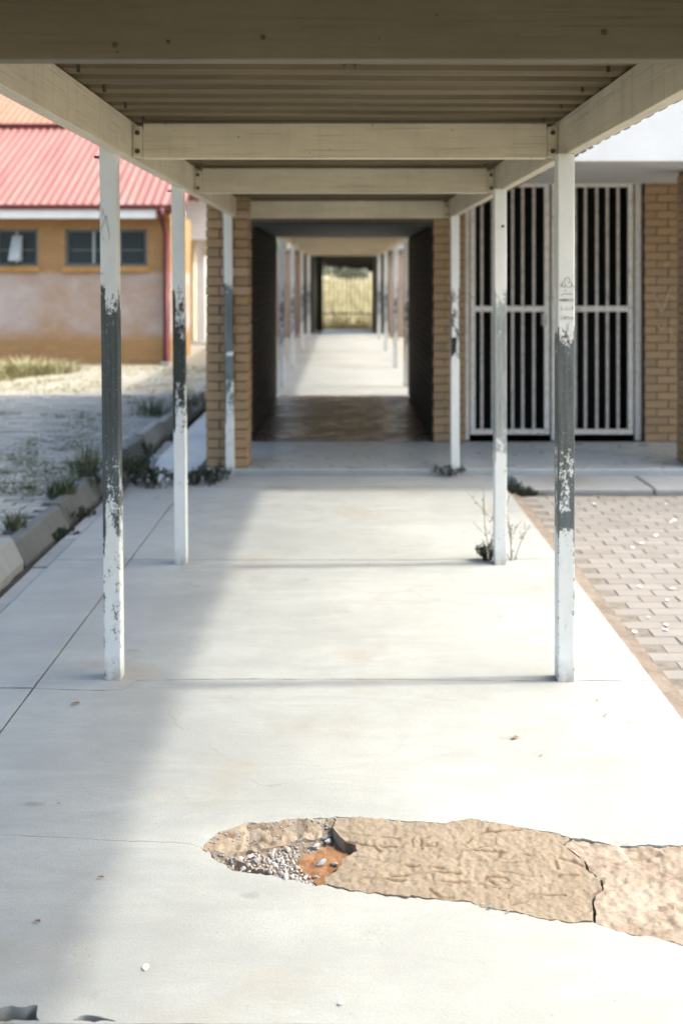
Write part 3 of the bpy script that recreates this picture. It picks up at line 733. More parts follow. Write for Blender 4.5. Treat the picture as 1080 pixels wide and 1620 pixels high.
# pencil scribble and ink writing, drawn as thin strokes on the post faces
def strokes(name, lines, Yp, width, mat, parent):
    mb = MB(); ox, oy = parent.location.x, parent.location.y
    for L in lines:
        P = [Vector((fpt(a, b, Yp)[0] - ox, 0, fpt(a, b, Yp)[1])) for a, b in L]
        for a, b in zip(P, P[1:]):
            d = (b - a).normalized(); nrm = Vector((-d.z, 0, d.x)) * width / 2; a2 = a - d * width * .3; b2 = b + d * width * .3
            yv = Yp - oy
            f = [a2 + nrm, b2 + nrm, b2 - nrm, a2 - nrm]; n = len(mb.v)
            mb.v += [(p.x, yv - .0012, p.z) for p in f] + [(p.x, yv - .0002, p.z) for p in f]
            mb.f += [(n, n+1, n+2, n+3), (n+4, n+7, n+6, n+5)] + [(n + i, n + 4 + i, n + 4 + (i + 1) % 4, n + (i + 1) % 4) for i in range(4)]
    return mb.obj(name, mat, parent)
LET = {'H': [[(0,0),(0,1)],[(1,0),(1,1)],[(0,.5),(1,.5)]], 'A': [[(0,1),(.5,0),(1,1)],[(.2,.65),(.8,.65)]], 'R': [[(0,1),(0,0),(.9,.2),(.1,.5),(1,1)]],
       'I': [[(.5,0),(.5,1)]], 'S': [[(1,.1),(.2,.1),(.1,.4),(.9,.6),(.8,.95),(0,.9)]], 'L': [[(.1,0),(.1,1),(.9,1)]], 'O': [[(.5,0),(0,.5),(.5,1),(1,.5),(.5,0)]],
       'C': [[(1,.1),(.3,.05),(0,.5),(.3,.95),(1,.9)]], 'P': [[(0,1),(0,0),(.9,.2),(.1,.55)]], 'D': [[(0,0),(0,1),(.9,.5),(0,0)]], '.': [[(.4,.9),(.5,1)]]}
def word(w, x0, y0, adv, cw, ch, slope=0):
    out = []
    for i, c in enumerate(w):
        for l in LET[c]: out.append([(x0 + i * adv + a * cw, y0 + b * ch + slope * i) for a, b in l])
    return out
PR = 4.11 - .035
z5 = lambda pts: [(860 + a / 5.4, 420 + b / 5.4) for a, b in pts]
fig = [z5(p) for p in ([(176,135),(180,112),(200,103),(218,112),(222,132),(210,150)], [(160,180),(150,160),(158,142),(172,138)], [(160,180),(178,186),(186,168),(172,152)],
        [(196,186),(228,184),(240,160),(228,140)], [(140,158),(146,182)], [(238,168),(252,176),(258,190)], [(182,205),(184,222)], [(140,255),(170,243),(210,240),(250,250)])]
ink = fig + word('HARRIS', 885.2, 472.6, 3.7, 2.9, 4.2, .0)
strokes('ink_writing', ink, PR, .0011, M['ink'], pobj[3])
strokes('pencil_writing', word('S.LLO', 886, 485, 4.3, 3.1, 5.2, -.1) + word('CAPDA', 886, 499.5, 4.2, 3.3, 5.5, .3) + [z5([(215,480),(200,540),(185,600),(200,650)]), z5([(190,500),(210,560)])], PR, .0009, M['pencil'], pobj[3])
z6 = lambda pts: [(140 + a / 5.4, 220 + b / 5.4) for a, b in pts]
sc_ = [z6(p) for p in ([(92,540),(88,600),(92,690),(130,620),(92,540)], [(92,590),(118,620)], [(155,650),(120,720),(108,770),(150,700),(155,650),(175,760),(180,860)], [(85,720),(100,800),(140,870)], [(108,760),(122,795)], [(130,620),(180,820)])]
o = strokes('pencil_writing', sc_, 4.095, .0011, M['pencil'], pobj[0])
o.location.x = 0
# torn tag on the last right post
MB().poly([(0,0,0)]*0 or [(0,0,0),(.048,0,0),(.044,0,-.07),(.02,0,-.15),(0,0,-.165)]).obj('torn_tag', M['black_iron'], pobj[5], loc=(-.034, -.039, 1.17)).modifiers.new('t', 'SOLIDIFY').thickness = .002
MB().tube([(.012, -.034, 1.98), (.012, -.042, 1.98)], .008, 8).obj('bolt_hole', M['black_iron'], pobj[4])

# ================================================================== SCHOOL BUILDING WITH THE PASSAGE
FW = 9.70
bld = thing('school_building', 'tan brick school block with a white fascia and a dark passage running through it', 'building')
BH, BP, BL = .0715, .0817, .232
mB = {}
def brick_me(L, mat, W=.05):
    key = (round(L, 3), mat)
    if key not in mB: mB[key] = MB().box(-L/2, L/2, -W/2, W/2, 0, BH).mesh('brick', M[mat], .0035)
    return mB[key]
front = MB().box(-1.148, -.918, FW + .008, FW + .3, .0, 2.9).box(.893, 1.205, FW + .008, FW + .3, 0, 2.9).box(2.985, 6.5, FW + .008, FW + .3, 0, 2.9).box(1.205, 2.985, FW + .008, FW + .3, 2.70, 2.9).box(-.918, .893, FW + .008, FW + .3, 2.225, 2.9).obj('front_wall', M['mortar'], bld)
stuffb = MB()
nb = 0
def wallrun(x0, x1, c, zc, own, face_y=FW, par=front):
    global nb
    x = x0; off = .116 if c % 2 else 0; first = True
    while x < x1 - .03:
        L = (BL - off if first and off else BL) - .011; first = False
        L = min(L, x1 - x)
        if L > .03:
            if own:
                o = link('brick', brick_me(round(L, 2), 'brick'), par, (x + L/2, face_y + .025 + rng.uniform(-.003, .003), zc)); o.rotation_euler = (0, rng.uniform(-.006, .006), rng.uniform(-.008, .008)); nb += 1
            else: stuffb.box(x, x + L, face_y + rng.uniform(0, .003), face_y + .05, zc, zc + BH)
        x += L + .011
for c in range(33):
    zc = .055 + c * BP
    if zc + BH > 2.9: break
    own = zc < 2.56
    wallrun(-1.148, -.918, c, zc, own); wallrun(.893, 1.205, c, zc, own); wallrun(2.985, 3.58, c, zc, own); wallrun(3.60, 6.5, c, zc, False)
    if zc > 2.23: wallrun(-.918, .893, c, zc, False)
stuff(stuffb.obj('brickwork', M['brick'], front))
# passage side walls
for s_, xin, xout in ((-1, -.914, -1.148), (1, .889, 1.12)):
    w = MB().box(min(xin, xout) + (.008 if s_ > 0 else 0), max(xin, xout) - (.008 if s_ < 0 else 0), FW + .302, 13.5, 0, 2.6).obj('passage_wall', M['mortar_shade'], bld)
    rest = MB(); side = MB()
    for c in range(27):
        zc = .055 + c * BP
        if zc + BH > 2.23: break
        yv = FW + .01 + (.116 if c % 2 else 0)
        k_ = 0
        while yv < 13.5 - .03:
            L = min(BL - .011, 13.5 - yv)
            if k_ < 2 and c % 1 == 0:
                o = link('brick', brick_me(round(L, 2), 'brick_shade'), w, (xin - s_ * -.025, yv + L/2, zc)); o.rotation_euler = (0, 0, math.pi/2 + rng.uniform(-.006, .006))
            else: rest.box(min(xin, xin + s_ * .05), max(xin, xin + s_ * .05), yv, yv + L, zc, zc + BH)
            yv += BL; k_ += 1
    if s_ < 0:
        for c in range(33):
            zc = .055 + c * BP; yv = FW + (.116 if c % 2 else 0)
            while yv < 13.4 and zc + BH < 2.6: side.box(-1.155, -1.12, yv, yv + BL - .011, zc, zc + BH); yv += BL
        stuff(side.obj('side_brickwork', M['brick'], w))
    stuff(rest.obj('brickwork', M['brick_shade'], w))
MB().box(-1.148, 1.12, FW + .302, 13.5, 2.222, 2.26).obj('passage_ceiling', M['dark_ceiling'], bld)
MB().box(-.92, .9, FW + .002, FW + .3, 2.19, 2.223).obj('lintel', M['dark_ceiling'], bld)
# back part of the block and roof
MB().box(1.13, 6.5, FW + .8, 13.12, 0, 2.6).obj('block_wall', M['red_wall'], bld)
MB().box(-1.45, 6.55, 7.90, 13.15, 2.612, 2.64).obj('soffit', M['soffit'], bld)
MB().box(-1.5, 6.6, 7.85, 7.89, 2.61, 3.95).obj('fascia', M['white_paint'], bld, .004)
MB().box(-1.5, -1.46, 7.893, 13.20, 2.61, 3.95).obj('fascia', M['white_paint'], bld, .004)
MB().box(-1.5, 6.6, 13.203, 13.24, 2.61, 3.95).obj('fascia', M['white_paint'], bld, .004)
MB().extrude([(7.895, 3.6), (10.5, 3.85), (13.19, 3.6), (13.19, 3.5), (7.895, 3.5)], -1.455, 6.55, 'x').obj('roof', M['sheet_out'], bld)
# chalk marks on the brick by the security gate
sh_ = MB(); 
cm = strokes('chalk_marks', [[(1034,462),(1040,482),(1045,494)], [(1045,494),(1052,480),(1058,458)], [(1040,515),(1046,522),(1052,512)], [(1058,468),(1066,472)], [(1049,418),(1052,422),(1056,416)], [(1060,520),(1062,532)]], FW - .004, .011, M['chalk'], front)

# brick piers of the porch
def pier(x0, label):
    t = thing('brick_pier', label, 'brick pier', (x0, 8.38, 0), 'brick piers of the porch')
    W = .356
    MB().box(.012, W - .012, .012, W - .012, .05, 2.61).obj('core', M['mortar'], t)
    MB().box(-.004, W + .004, -.004, W + .004, -.02, .052).obj('plinth', M['soil'], t, .008)
    b = BL - .0; h = .112; me = [MB().box(-b/2, b/2, -h/2, h/2, 0, BH).mesh('brick', M[m_], .004) for m_ in ('brick', 'brick_pale')]
    for c in range(31):
        zc = .056 + c * BP
        if c % 2: P = [(b/2, h/2, 0), (W - h/2, b/2, 1), (W - b/2, W - h/2, 0), (h/2, W - b/2, 1)]
        else: P = [(W - b/2, h/2, 0), (W - h/2, W - b/2, 1), (b/2, W - h/2, 0), (h/2, b/2, 1)]
        for i, (bx, by, r) in enumerate(P):
            pale = i in (0, 1) and c % 2 == 0 and 12 < c < 28 and rng.random() < .6
            o = link('brick', me[1 if pale else 0], t, (bx + rng.uniform(-.002, .002), by + rng.uniform(-.002, .002), zc)); o.rotation_euler = (0, rng.uniform(-.005, .005), r * math.pi/2 + rng.uniform(-.006, .006))
    return t
pier(-1.174, 'tan brick pier behind the third left post, by the passage entrance')
pier(2.968, 'tan brick pier at the right picture edge, beyond the security gate')

# the double security gate
sg = thing('security_gate', 'white double security gate of upright bars across the dark doorway', 'gate', (1.21, FW + .1, .05))
def gx(p): return (p - CX) * 9.8 / F - 1.21
def gz(p): return H - (p - CY) * 9.8 / F - .05
jm = MB().box(gx(735), gx(741), -.03, .03, .0, gz(279)).box(gx(1003), gx(1012.5), -.03, .03, 0, gz(279)).box(gx(741), gx(1003), -.03, .03, gz(286), gz(279)).box(gx(871), gx(878), -.028, .028, 0, gz(286.5)).obj('gate_frame', M['gate_white'], sg, .003)
for a, b, bars in ((743, 868, (761.5, 778.5, 794, 810, 826, 843.5)), (880, 1000, (893, 909, 925, 943, 959.6, 976.5))):
    lf = MB().box(gx(a), gx(a + 8), -.02, .02, gz(687), gz(288)).box(gx(b - 8), gx(b), -.02, .02, gz(687), gz(288)).box(gx(a + 8), gx(b - 8), -.019, .019, gz(687), gz(679)).box(gx(a + 8), gx(b - 8), -.019, .019, gz(296), gz(288)).box(gx(a + 8), gx(b - 8), -.019, .019, gz(493), gz(484)).obj('gate_leaf', M['gate_white'], sg, .003)
    for p in bars:
        MB().box(gx(p) - .014, gx(p) + .014, -.012, .012, gz(679), gz(296)).obj('bar', M['bar_white'], lf, .003)
    lk = MB().box(gx(b - 12) if a < 800 else gx(a + 4), gx(b - 4) if a < 800 else gx(a + 12), -.03, .025, gz(515), gz(496)).obj('lock_box', M['bar_white'], lf, .003)
dw = thing('doorway', 'near black panels filling in for the dark interior behind the white security gate', 'door', (1.21, FW + .42, .05))
for a, b in ((737, 873), (875, 1011)): MB().box(gx(a), gx(b), 0, .05, 0, 2.6).obj('dark_panel', M['dark_fill'], dw, .004)
# ================================================================== SECOND WALKWAY AND FAR GATE
w2 = thing('covered_walkway', 'second covered walkway with white posts beyond the dark passage', 'walkway roof', (0, 13.6, 0))
pm = post_mat('worn far post paint', [(0,.1),(.5,.2),(.8,.6),(1.2,.6),(1.5,.4),(1.7,.05)], (.14,.17,.19), 9, .9, 16, (.80,.83,.84))
pme = MB().box(-.04, .04, -.04, .04, -.02, 2.25).mesh('post', pm, .004)
for yv in (1.2, 4.3, 8.4, 12.6):
    for xv in (-.93, .95): link('post', pme, w2, (xv, yv, 0))
for xv in (-.93, .95): MB().box(xv - .025, xv + .025, .05, 13.8, 2.25, 2.40).obj('side_beam', M['beam_y'], w2, .004)
for yv in (.4, 3.5, 6.2, 9.0, 11.6, 13.5): MB().box(-.9, .92, yv, yv + .05, 2.255, 2.39).obj('cross_beam', M['beam_x'], w2, .004)
for i in range(20):
    if i * .686 > 13.4: break
    o = rib_sheet(.0 + i * .686, 4, -1.15, 1.3, 2.405 + .0015 * (i % 2), None, steps=3).obj('roof_sheet', M['bounce_sheet'], w2)
gh = thing('gatehouse', 'dark roofed gateway with side walls at the far end of the path', 'gatehouse', (0, 28.2, 0))
for s_, a, b in ((-1, -1.25, -.86), (1, .90, 1.3)): MB().box(a, b, 0, 2.2, 0, 2.46).obj('wall', M['shade_wall'], gh)
MB().box(-1.6, 1.7, -.6, 2.4, 2.461, 2.6).obj('roof', M['soffit'], gh)
MB().box(-1.3, 1.3, -.9, 2.2, -.05, .03).obj('gate_floor', M['porch'], gh)
for x0, x1, lab in ((-14, -1.26, 'pinkish rendered boundary wall left of the far gatehouse'), (1.31, 14, 'pinkish rendered boundary wall right of the far gatehouse')):
    bw = thing('boundary_wall', lab, 'wall', ((x0 + x1) / 2, 28.6, 0), 'boundary walls beside the far gatehouse'); hw = (x1 - x0) / 2
    MB().box(-hw, hw, 0, .23, -.15, 2.35).obj('wall', M['pink_wall'], bw); MB().box(-hw, hw, -.04, .27, 2.352, 2.42).obj('coping', M['kerb_a'], bw, .01)
fg = thing('iron_gate', 'black iron gate of thin upright bars at the end of the path', 'gate', (.02, 29.9, .03))
for a, b in ((-.86, -.645), (.93, 1.05)): MB().box(a, b, -.06, .06, 0, 2.42).obj('gate_post', M['black_iron'], fg, .003)
for zv in (.06, .5, 1.95, 2.36): MB().box(-.645, .93, -.014, .014, zv, zv + .04).obj('rail', M['black_iron'], fg)
bar = MB().box(-.016, .016, -.01, .01, .06, 2.37).mesh('bar', M['black_iron'])
for i in range(12): link('bar', bar, fg, (-.645 + (i + .5) * 1.575 / 12, 0, 0))

# ================================================================== RED ROOFED BUILDING ON THE LEFT
RY = 17.6
rb = thing('red_roof_building', 'ochre brick building with a faded red corrugated roof and smeared pale paint under its windows', 'building', (0, RY, .1))
def rx(p): return (p - CX) * RY / F
def rz(p): return H - (p - CY) * RY / F - .1
XE = rx(270); 
wall = MB()
wins = [(-8, 60, 365, 421), (103, 233, 362, 420), (-190, -60, 362, 420)]
def rz0(a): return rz(a)
xs = [-12.0] + sorted(rx(v) for w in wins for v in w[:2]) + [XE]
zt, zb, ze = rz(362), rz(421), rz(338)
wall.box(-12, XE, 0, .22, -.2, zb).box(-12, XE, 0, .22, zt, ze)
for a, b in zip(xs[0::2], xs[1::2]): wall.box(a, b, 0, .22, zb, zt)
wall.box(XE - .22, XE, .22, 2.3, -.2, ze).box(XE - 1.8, XE - .223, 2.08, 2.3, -.2, ze).box(XE - 2.02, XE - 1.803, 2.08, 5.8, -.2, ze)
wall.box(-12, -11.8, .22, 5.8, -.2, ze).box(-12, XE - 1.803, 5.8, 6.0, -.2, ze)
wall.obj('wall', M['red_wall'], rb)
for a, b, t_, u in wins:
    x0, x1, z0, z1 = rx(a), rx(b), zb, zt
    n = 3 if b - a > 100 else 2
    fr = MB().box(x0, x0 + .05, .04, .1, z0, z1).box(x1 - .05, x1, .04, .1, z0, z1).box(x0 + .05, x1 - .05, .04, .1, z0, z0 + .05).box(x0 + .05, x1 - .05, .04, .1, z1 - .05, z1)
    f = fr.obj('window', M['win_frame'], rb)
    for k_ in range(n):
        wx0 = x0 + .05 + (x1 - x0 - .1) * k_ / n; wx1 = x0 + .05 + (x1 - x0 - .1) * (k_ + 1) / n
        MB().box(wx0 + .02, wx1 - .02, .07, .08, z0 + .05, z1 - .05).obj('pane', M['glass'], f)
        if k_: MB().box(wx0 - .02, wx0 + .02, .035, .095, z0 + .05, z1 - .05).obj('mullion', M['win_light'], f)
        MB().box(wx0 + .03, wx1 - .03, .05, .066, (z0 + z1) / 2 - .06, (z0 + z1) / 2 - .035).obj('glazing_bar', M['win_frame'], f)
    MB().box(x0 - .04, x1 + .04, -.05, .035, z0 - .11, z0 - .003).obj('sill', M['ochre_sill'], f, .006)
    if a < 0 and a > -50:   # a casement pushed open at a slant
        MB().extrude([(0, z0 + .09), (0, z1 - .12), (-.22, z0 + .12), (-.22, z0 + .09)], x0 + .32, x0 + .50, 'x').obj('open_vent', M['win_light'], f)
def corr(x0, x1, y0, z0, y1, z1, mat, name, par, pitch=.152, amp=.022):
    mb = MB(); n = int((x1 - x0) / pitch * 6); 
    for i in range(n + 1):
        x = x0 + (x1 - x0) * i / n; d = amp * math.cos(2 * math.pi * x / pitch)
        mb.v += [(x, y0, z0 + d), (x, y1, z1 + d)]
    mb.f = [(2*i, 2*i+2, 2*i+3, 2*i+1) for i in range(n)]
    o = mb.obj(name, mat, par, 0, True); return o
ez = rz(327) + .0; XR = rx(300)
corr(-12.5, XR, -.35, ez, 2.9, ez + 3.25 * .575, M['red_roof'], 'roof', rb)
corr(-12.5, XR, 6.3, ez, 2.9, ez + 3.25 * .575, M['red_roof'], 'roof', rb)
rzt = ez + 3.25 * .575
MB().box(-12.5, XR, 2.8, 3.1, rzt - .02, rzt + .07).obj('ridge_cap', M['maroon'], rb, .02)
MB().box(-12.5, XR - .02, -.38, -.36, ez - .075, ez + .01).obj('gutter', M['maroon'], rb)
MB().box(-12.5, rx(252), -.34, -.30, rz(347), ez - .03).obj('fascia', M['white_paint'], rb)
MB().box(rx(282), XR - .03, -.34, -.30, rz(347), ez - .03).obj('fascia', M['white_paint'], rb)
MB().box(-12.5, XE, -.30, .0, rz(345), rz(343)).obj('soffit', M['ochre_sill'], rb)
dp = MB().tube([(rx(262), -.36, ez - .05), (rx(262), -.36, ez - .22), (rx(264.5), -.07, ez - .5), (rx(264.5), -.07, .06), (rx(266), -.22, .02)], .055, 10).obj('downpipe', M['maroon'], rb, 0, True)
MB().box(rx(258), rx(272), -.3, -.05, -.02, .06).obj('drain_block', M['kerb_a'], rb, .01)
ub = thing('orange_roof_building', 'building behind the red roof with a taller faded orange corrugated roof', 'building', (0, 21.5, .1))
MB().box(-12, -5.2, .3, 5, 0, 4.6).obj('wall', M['red_wall'], ub)
corr(-12.5, -4.9, .0, 4.62, 4.0, 4.62 + 2.4, M['orange_roof'], 'roof', ub)
corr(-12.5, -4.9, 8.0, 4.62, 4.0, 4.62 + 2.4, M['orange_roof'], 'roof', ub)
MB().box(-12.5, -4.9, -.06, -.02, 4.48, 4.64).obj('fascia', M['maroon'], ub)
# white porch beyond its right end
wp = thing('white_porch_building', 'small white fronted porch glimpsed between the red roof building and the brick pier', 'building', (0, 23.0, .1))
def vx(p): return (p - CX) * 23.0 / F
def vz(p): return H - (p - CY) * 23.0 / F - .1
MB().box(vx(280), vx(334), -.05, 3, vz(379), vz(270)).obj('fascia', M['white_paint'], wp)
MB().box(vx(280), vx(303), .3, 3, -.1, vz(379) - .003).obj('wall', M['cream_wall'], wp)
MB().box(vx(303) + .003, vx(334), 1.2, 3, -.1, vz(379) - .003).obj('dark_doorway', M['dark_fill'], wp)
MB().box(vx(310), vx(324), .1, .3, -.1, vz(379) - .003).obj('post', M['white_paint'], wp, .01)
MB().box(vx(323), vx(333), -.02, .09, vz(405), vz(379) - .003).obj('hanging_panel', M['cream_wall'], wp, .01)
MB().box(vx(280), vx(345), -.4, 1.2, -.15, .05).obj('step', M['kerb_a'], wp, .01)
cb = thing('cream_block', 'low cream rendered block standing right of the second walkway', 'building', (4.4, 15, 0))
MB().box(0, 8, 0, 12, -.05, 2.7).obj('wall', M['cream_wall'], cb)
MB().extrude([(-.4, 2.703), (4, 3.8), (8.4, 2.703)], -.4, 12.4, 'y').obj('roof', M['red_roof'], cb)
for yv in (1.5, 4.5, 7.5):
    f = MB().box(-.03, .0, yv, yv + 1.6, 1.2, 2.1).obj('window', M['win_frame'], cb); MB().box(-.04, -.03, yv + .06, yv + 1.54, 1.26, 2.04).obj('pane', M['glass'], f)

# ================================================================== FIELD, WOOD
def field_z(V): return -.12 + .02 * np.maximum(0, V[:, 1] - 31) + .15 * fbm(V, .06, 2)
fo = plate('field', resample([(-160, 30.6), (160, 30.6), (160, 150), (-160, 150)], 6), [], field_z, M['field'], None, 5.0, .3); fo['kind'] = 'structure'
def blades(name, mat, spots, n, h, spread, w, parent=None, lean=.5, tone=(0, 1), seed=0, loc=None):
    r = np.random.default_rng(seed); V = []; Fc = []; T = []
    for (sx, sy, sz, sc_) in spots:
        for _ in range(n):
            a = r.uniform(0, 6.283); d = spread * math.sqrt(r.random()); x, y = sx + d * math.cos(a), sy + d * math.sin(a)
            hh = h * sc_ * r.uniform(.45, 1.1); b = r.uniform(0, 6.283); l = lean * hh * r.uniform(.1, 1) + d * .5; ca, sa = math.cos(b), math.sin(b)
            if d > 1e-4 and r.random() < .7: ca, sa = math.cos(a), math.sin(a)
            ww = w * r.uniform(.6, 1.3); px, py = -sa * ww, ca * ww; k_ = len(V); t = r.uniform(*tone)
            for f_, q_ in ((0, 1), (.5, .75), (1, .06)):
                ox, oy = ca * l * f_ ** 1.8, sa * l * f_ ** 1.8
                V += [(x + ox - px * q_, y + oy - py * q_, sz + hh * f_ * (1 - .18 * f_)), (x + ox + px * q_, y + oy + py * q_, sz + hh * f_ * (1 - .18 * f_))]; T += [t, t]
            Fc += [(k_, k_+1, k_+3, k_+2), (k_+2, k_+3, k_+5, k_+4)]
    me = bpy.data.meshes.new(name); me.from_pydata(V, [], Fc); me.update()
    at = me.attributes.new('tone', 'FLOAT', 'POINT'); at.data.foreach_set('value', T); me.materials.append(mat)
    return link(name, me, parent, loc)
sp = []
for _ in range(2600):
    Y = 31 + 60 * rng.random() ** 1.8; X = rng.uniform(-.06, .065) * Y * 1.5; sp.append((X, Y, field_z(np.array([(X, Y)]))[0] - .05, rng.uniform(.6, 1.3)))
stuff(blades('field_grass', M['fieldgrass'], sp, 9, .75, .3, .018, seed=3))
def tree(x, y, z, h, r, label, seed, group):
    t = thing('tree', label, 'tree', (x, y, z), group); rr = np.random.default_rng(seed)
    mb = MB().tube([(0, 0, -.3), (.1, 0, h * .35), (-.1, .1, h * .75)], .22, 8, .08)
    for _ in range(5):
        a = rr.uniform(0, 6.28); mb.tube([(0, 0, h * rr.uniform(.3, .5)), (math.cos(a) * r * .35, math.sin(a) * r * .35, h * .6), (math.cos(a) * r * .75, math.sin(a) * r * .75, h * rr.uniform(.65, .85))], .09, 6, .03)
    mb.obj('trunk', M['bark'], t)
    V = []; Fc = []; T = []
    cl = [(rr.normal(0, r * .42), rr.normal(0, r * .42), h * rr.uniform(.42, .98), r * rr.uniform(.22, .42)) for _ in range(16)]
    for cx_, cy_, cz_, cr in cl:
        tn = rr.uniform(.1, .9)
        for _ in range(120):
            d = rr.normal(size=3); d /= np.linalg.norm(d); p = np.array((cx_, cy_, cz_)) + d * cr * rr.random() ** .4 * np.array((1, 1, .75)); u = rr.normal(size=3); u /= np.linalg.norm(u); v = np.cross(u, d); k_ = len(V); s_ = .13 * rr.uniform(.6, 1.4)
            V += [tuple(p - u * s_), tuple(p + v * s_ * .6), tuple(p + u * s_), tuple(p - v * s_ * .6)]; Fc.append((k_, k_+1, k_+2, k_+3)); T += [float(np.clip(tn + rr.normal(0, .15), 0, 1))] * 4
    me = bpy.data.meshes.new('crown'); me.from_pydata(V, [], Fc); at = me.attributes.new('tone', 'FLOAT', 'POINT'); at.data.foreach_set('value', T); me.materials.append(M['tree_leaf'])
    link('crown', me, t)
for i, (x, y, h, r) in enumerate(((-2.6, 96, 1.7, 2.4), (1.0, 104, 1.0, 2.0), (4.3, 94, 1.4, 2.4), (-8, 100, 5, 3.5), (10, 98, 5, 3.6))):
    tree(x, y, field_z(np.array([(x, y)]))[0], h, r, ('far bushy tree at the left behind the iron gate', 'lowest far bush in the middle behind the iron gate', 'far bushy tree at the right behind the iron gate', 'taller far tree hidden left of the iron gate', 'taller far tree hidden right of the iron gate')[i], 20 + i, 'far trees beyond the gate')

# ================================================================== PLANTS, LITTER
def tuft(px, py, z, h, n, spread, label, mat='grass', w=.004, seed=0, name='grass_tuft', tone=(0, 1), lean=.5):
    X, Y = gpt(px, py, z)
    o = blades(name, M[mat], [(0, 0, 0, 1)], n, h, spread, w, None, lean, tone, seed, (X, Y, z))
    return tag(o, label, 'grass tuft', 'grass tufts along the kerb and wall')
tuft(26, 838, .105, .15, 110, .06, 'small grey green grass tuft on the pavers nearest the left picture edge', seed=1)
tuft(98, 785, .105, .22, 190, .10, 'dark spiky grass tuft on the pavers just above the kerb', seed=2, tone=(0, .6))
tuft(134, 752, .105, .26, 130, .13, 'loose grass clump on the pavers left of the front left post', seed=3)
tuft(140, 735, .105, .3, 60, .08, 'taller thin grass stalks on the pavers beside the front left post', seed=4, tone=(.1, .7))
tuft(240, 655, .105, .3, 160, .25, 'green grass patch by the kerb between the two left posts', seed=5)
tuft(308, 640, .105, .3, 160, .3, 'green grass patch growing beside the brick pier', seed=6, tone=(.2, .8))
for i, (a, b, h, s_) in enumerate(((12, 596, .3, .5), (48, 592, .34, .5), (84, 590, .26, .4), (-20, 600, .36, .5))):
    tuft(a, b, .1, h, 240, s_, ('dry pale grass clump below the left window, nearest the picture edge', 'dry pale grass clump, tallest in front of the ochre wall', 'dry pale grass clump, rightmost in front of the ochre wall', 'dry pale grass clump cut by the left picture edge')[i], 'drygrass', .012, 10 + i)
sp = []
for _ in range(900):
    Y = rng.uniform(5.8, 13); X = rng.uniform(-.36 * Y, -2.05)
    if mnoise.noise(Vector((X * 1.3, Y * 1.3, 9))) < .12: continue
    sp.append((X, round(Y * 10) / 10 + rng.uniform(-.01, .01), .1, rng.uniform(.5, 1.3)))
stuff(blades('joint_grass', M['grass'], sp, 16, .035, .07, .004, seed=8, tone=(.1, .9)))
sp = []
for _ in range(300):
    Y = rng.uniform(13.3, 17.3); X = rng.uniform(-.4 * Y, -2.1); sp.append((X, Y, .1, rng.uniform(.4, 1.2)))
stuff(blades('dry_grass', M['drygrass'], sp, 14, .07, .2, .006, seed=9))

def weed(px, py, z, h, nstem, label, seed, name='weed', spread=.06, leafn=7, leaf=.018, mat='weed', cat='weed', loc=None, flowers=0, lean=.5):
    X, Y = loc if loc else gpt(px, py, z); t = thing(name, label, cat, (X, Y, z)); r = np.random.default_rng(seed)
    st = MB(); V = []; Fc = []; T = []; tips = []
    for _ in range(nstem):
        a = r.uniform(0, 6.28); d = spread * r.random(); b = np.array((d * math.cos(a), d * math.sin(a), 0.)); L = h * r.uniform(.5, 1.05)
        dv = np.array((math.cos(a) * lean * r.uniform(.2, 1), math.sin(a) * lean * r.uniform(.2, 1), 1)); dv /= np.linalg.norm(dv)
        P = [b, b + dv * L * .5 + r.normal(0, .01, 3), b + dv * L + r.normal(0, .02, 3)]; st.tube(P, .0028, 5, .0012); tips.append(P[2])
        br = [(P[1], P[2])]
        for _ in range(3):
            k_ = r.uniform(.35, .85); o_ = b + dv * L * k_; e = o_ + np.array((r.normal(0, .5), r.normal(0, .5), .9)) * L * .28; st.tube([o_, e], .0016, 4, .0008); br.append((o_, e)); tips.append(e)
        for o_, e in br + [(P[0], P[1])]:
            for _ in range(leafn):
                p = o_ + (e - o_) * r.random(); u = r.normal(size=3); u[2] = abs(u[2]) * .6; u /= np.linalg.norm(u); v = np.cross(u, r.normal(size=3)); v /= np.linalg.norm(v) + 1e-9; s_ = leaf * r.uniform(.5, 1.3); k_ = len(V); tn = r.random()
                V += [tuple(p), tuple(p + u * s_ + v * s_ * .32), tuple(p + u * s_ * 2), tuple(p + u * s_ - v * s_ * .32)]; Fc.append((k_, k_+1, k_+2, k_+3)); T += [tn] * 4
    st.obj('stem', M['stem'], t)
    me = bpy.data.meshes.new('leaves'); me.from_pydata(V, [], Fc); at = me.attributes.new('tone', 'FLOAT', 'POINT'); at.data.foreach_set('value', T); me.materials.append(M[mat]); link('leaves', me, t)
    for k_ in range(flowers):
        p = tips[k_ % len(tips)]; fm = MB()
        for j in range(6):
            a = j * 1.047; fm.poly([p, p + np.array((math.cos(a - .3), math.sin(a - .3), .3)) * .012, p + np.array((math.cos(a + .3), math.sin(a + .3), .3)) * .012])
        fm.obj('flower', M['yellow'], t)
    return t
weed(779, 888, 0, .44, 5, 'thin branching weed growing left of the second right post', 31, spread=.035, leafn=3, leaf=.010, lean=.35)
weed(808, 886, 0, .37, 4, 'thin branching weed growing right of the second right post', 32, spread=.03, leafn=3, leaf=.010, lean=.45)
weed(772, 886, 0, .10, 12, 'low dark weed clump hugging the foot of the second right post', 33, spread=.04, leafn=6, leaf=.014, lean=.8)
weed(712, 752, 0, .13, 9, 'flattened dry weed round the foot of the nearly white third post', 34, spread=.06, leafn=4, leaf=.02, lean=2.2)
weed(205, 765, 0, .28, 26, 'dense dark weed bush spilling over the path between the left posts', 35, 'weed_bush', .16, 24, .013, cat='bush', lean=.7, loc=(-1.70, 8.0))
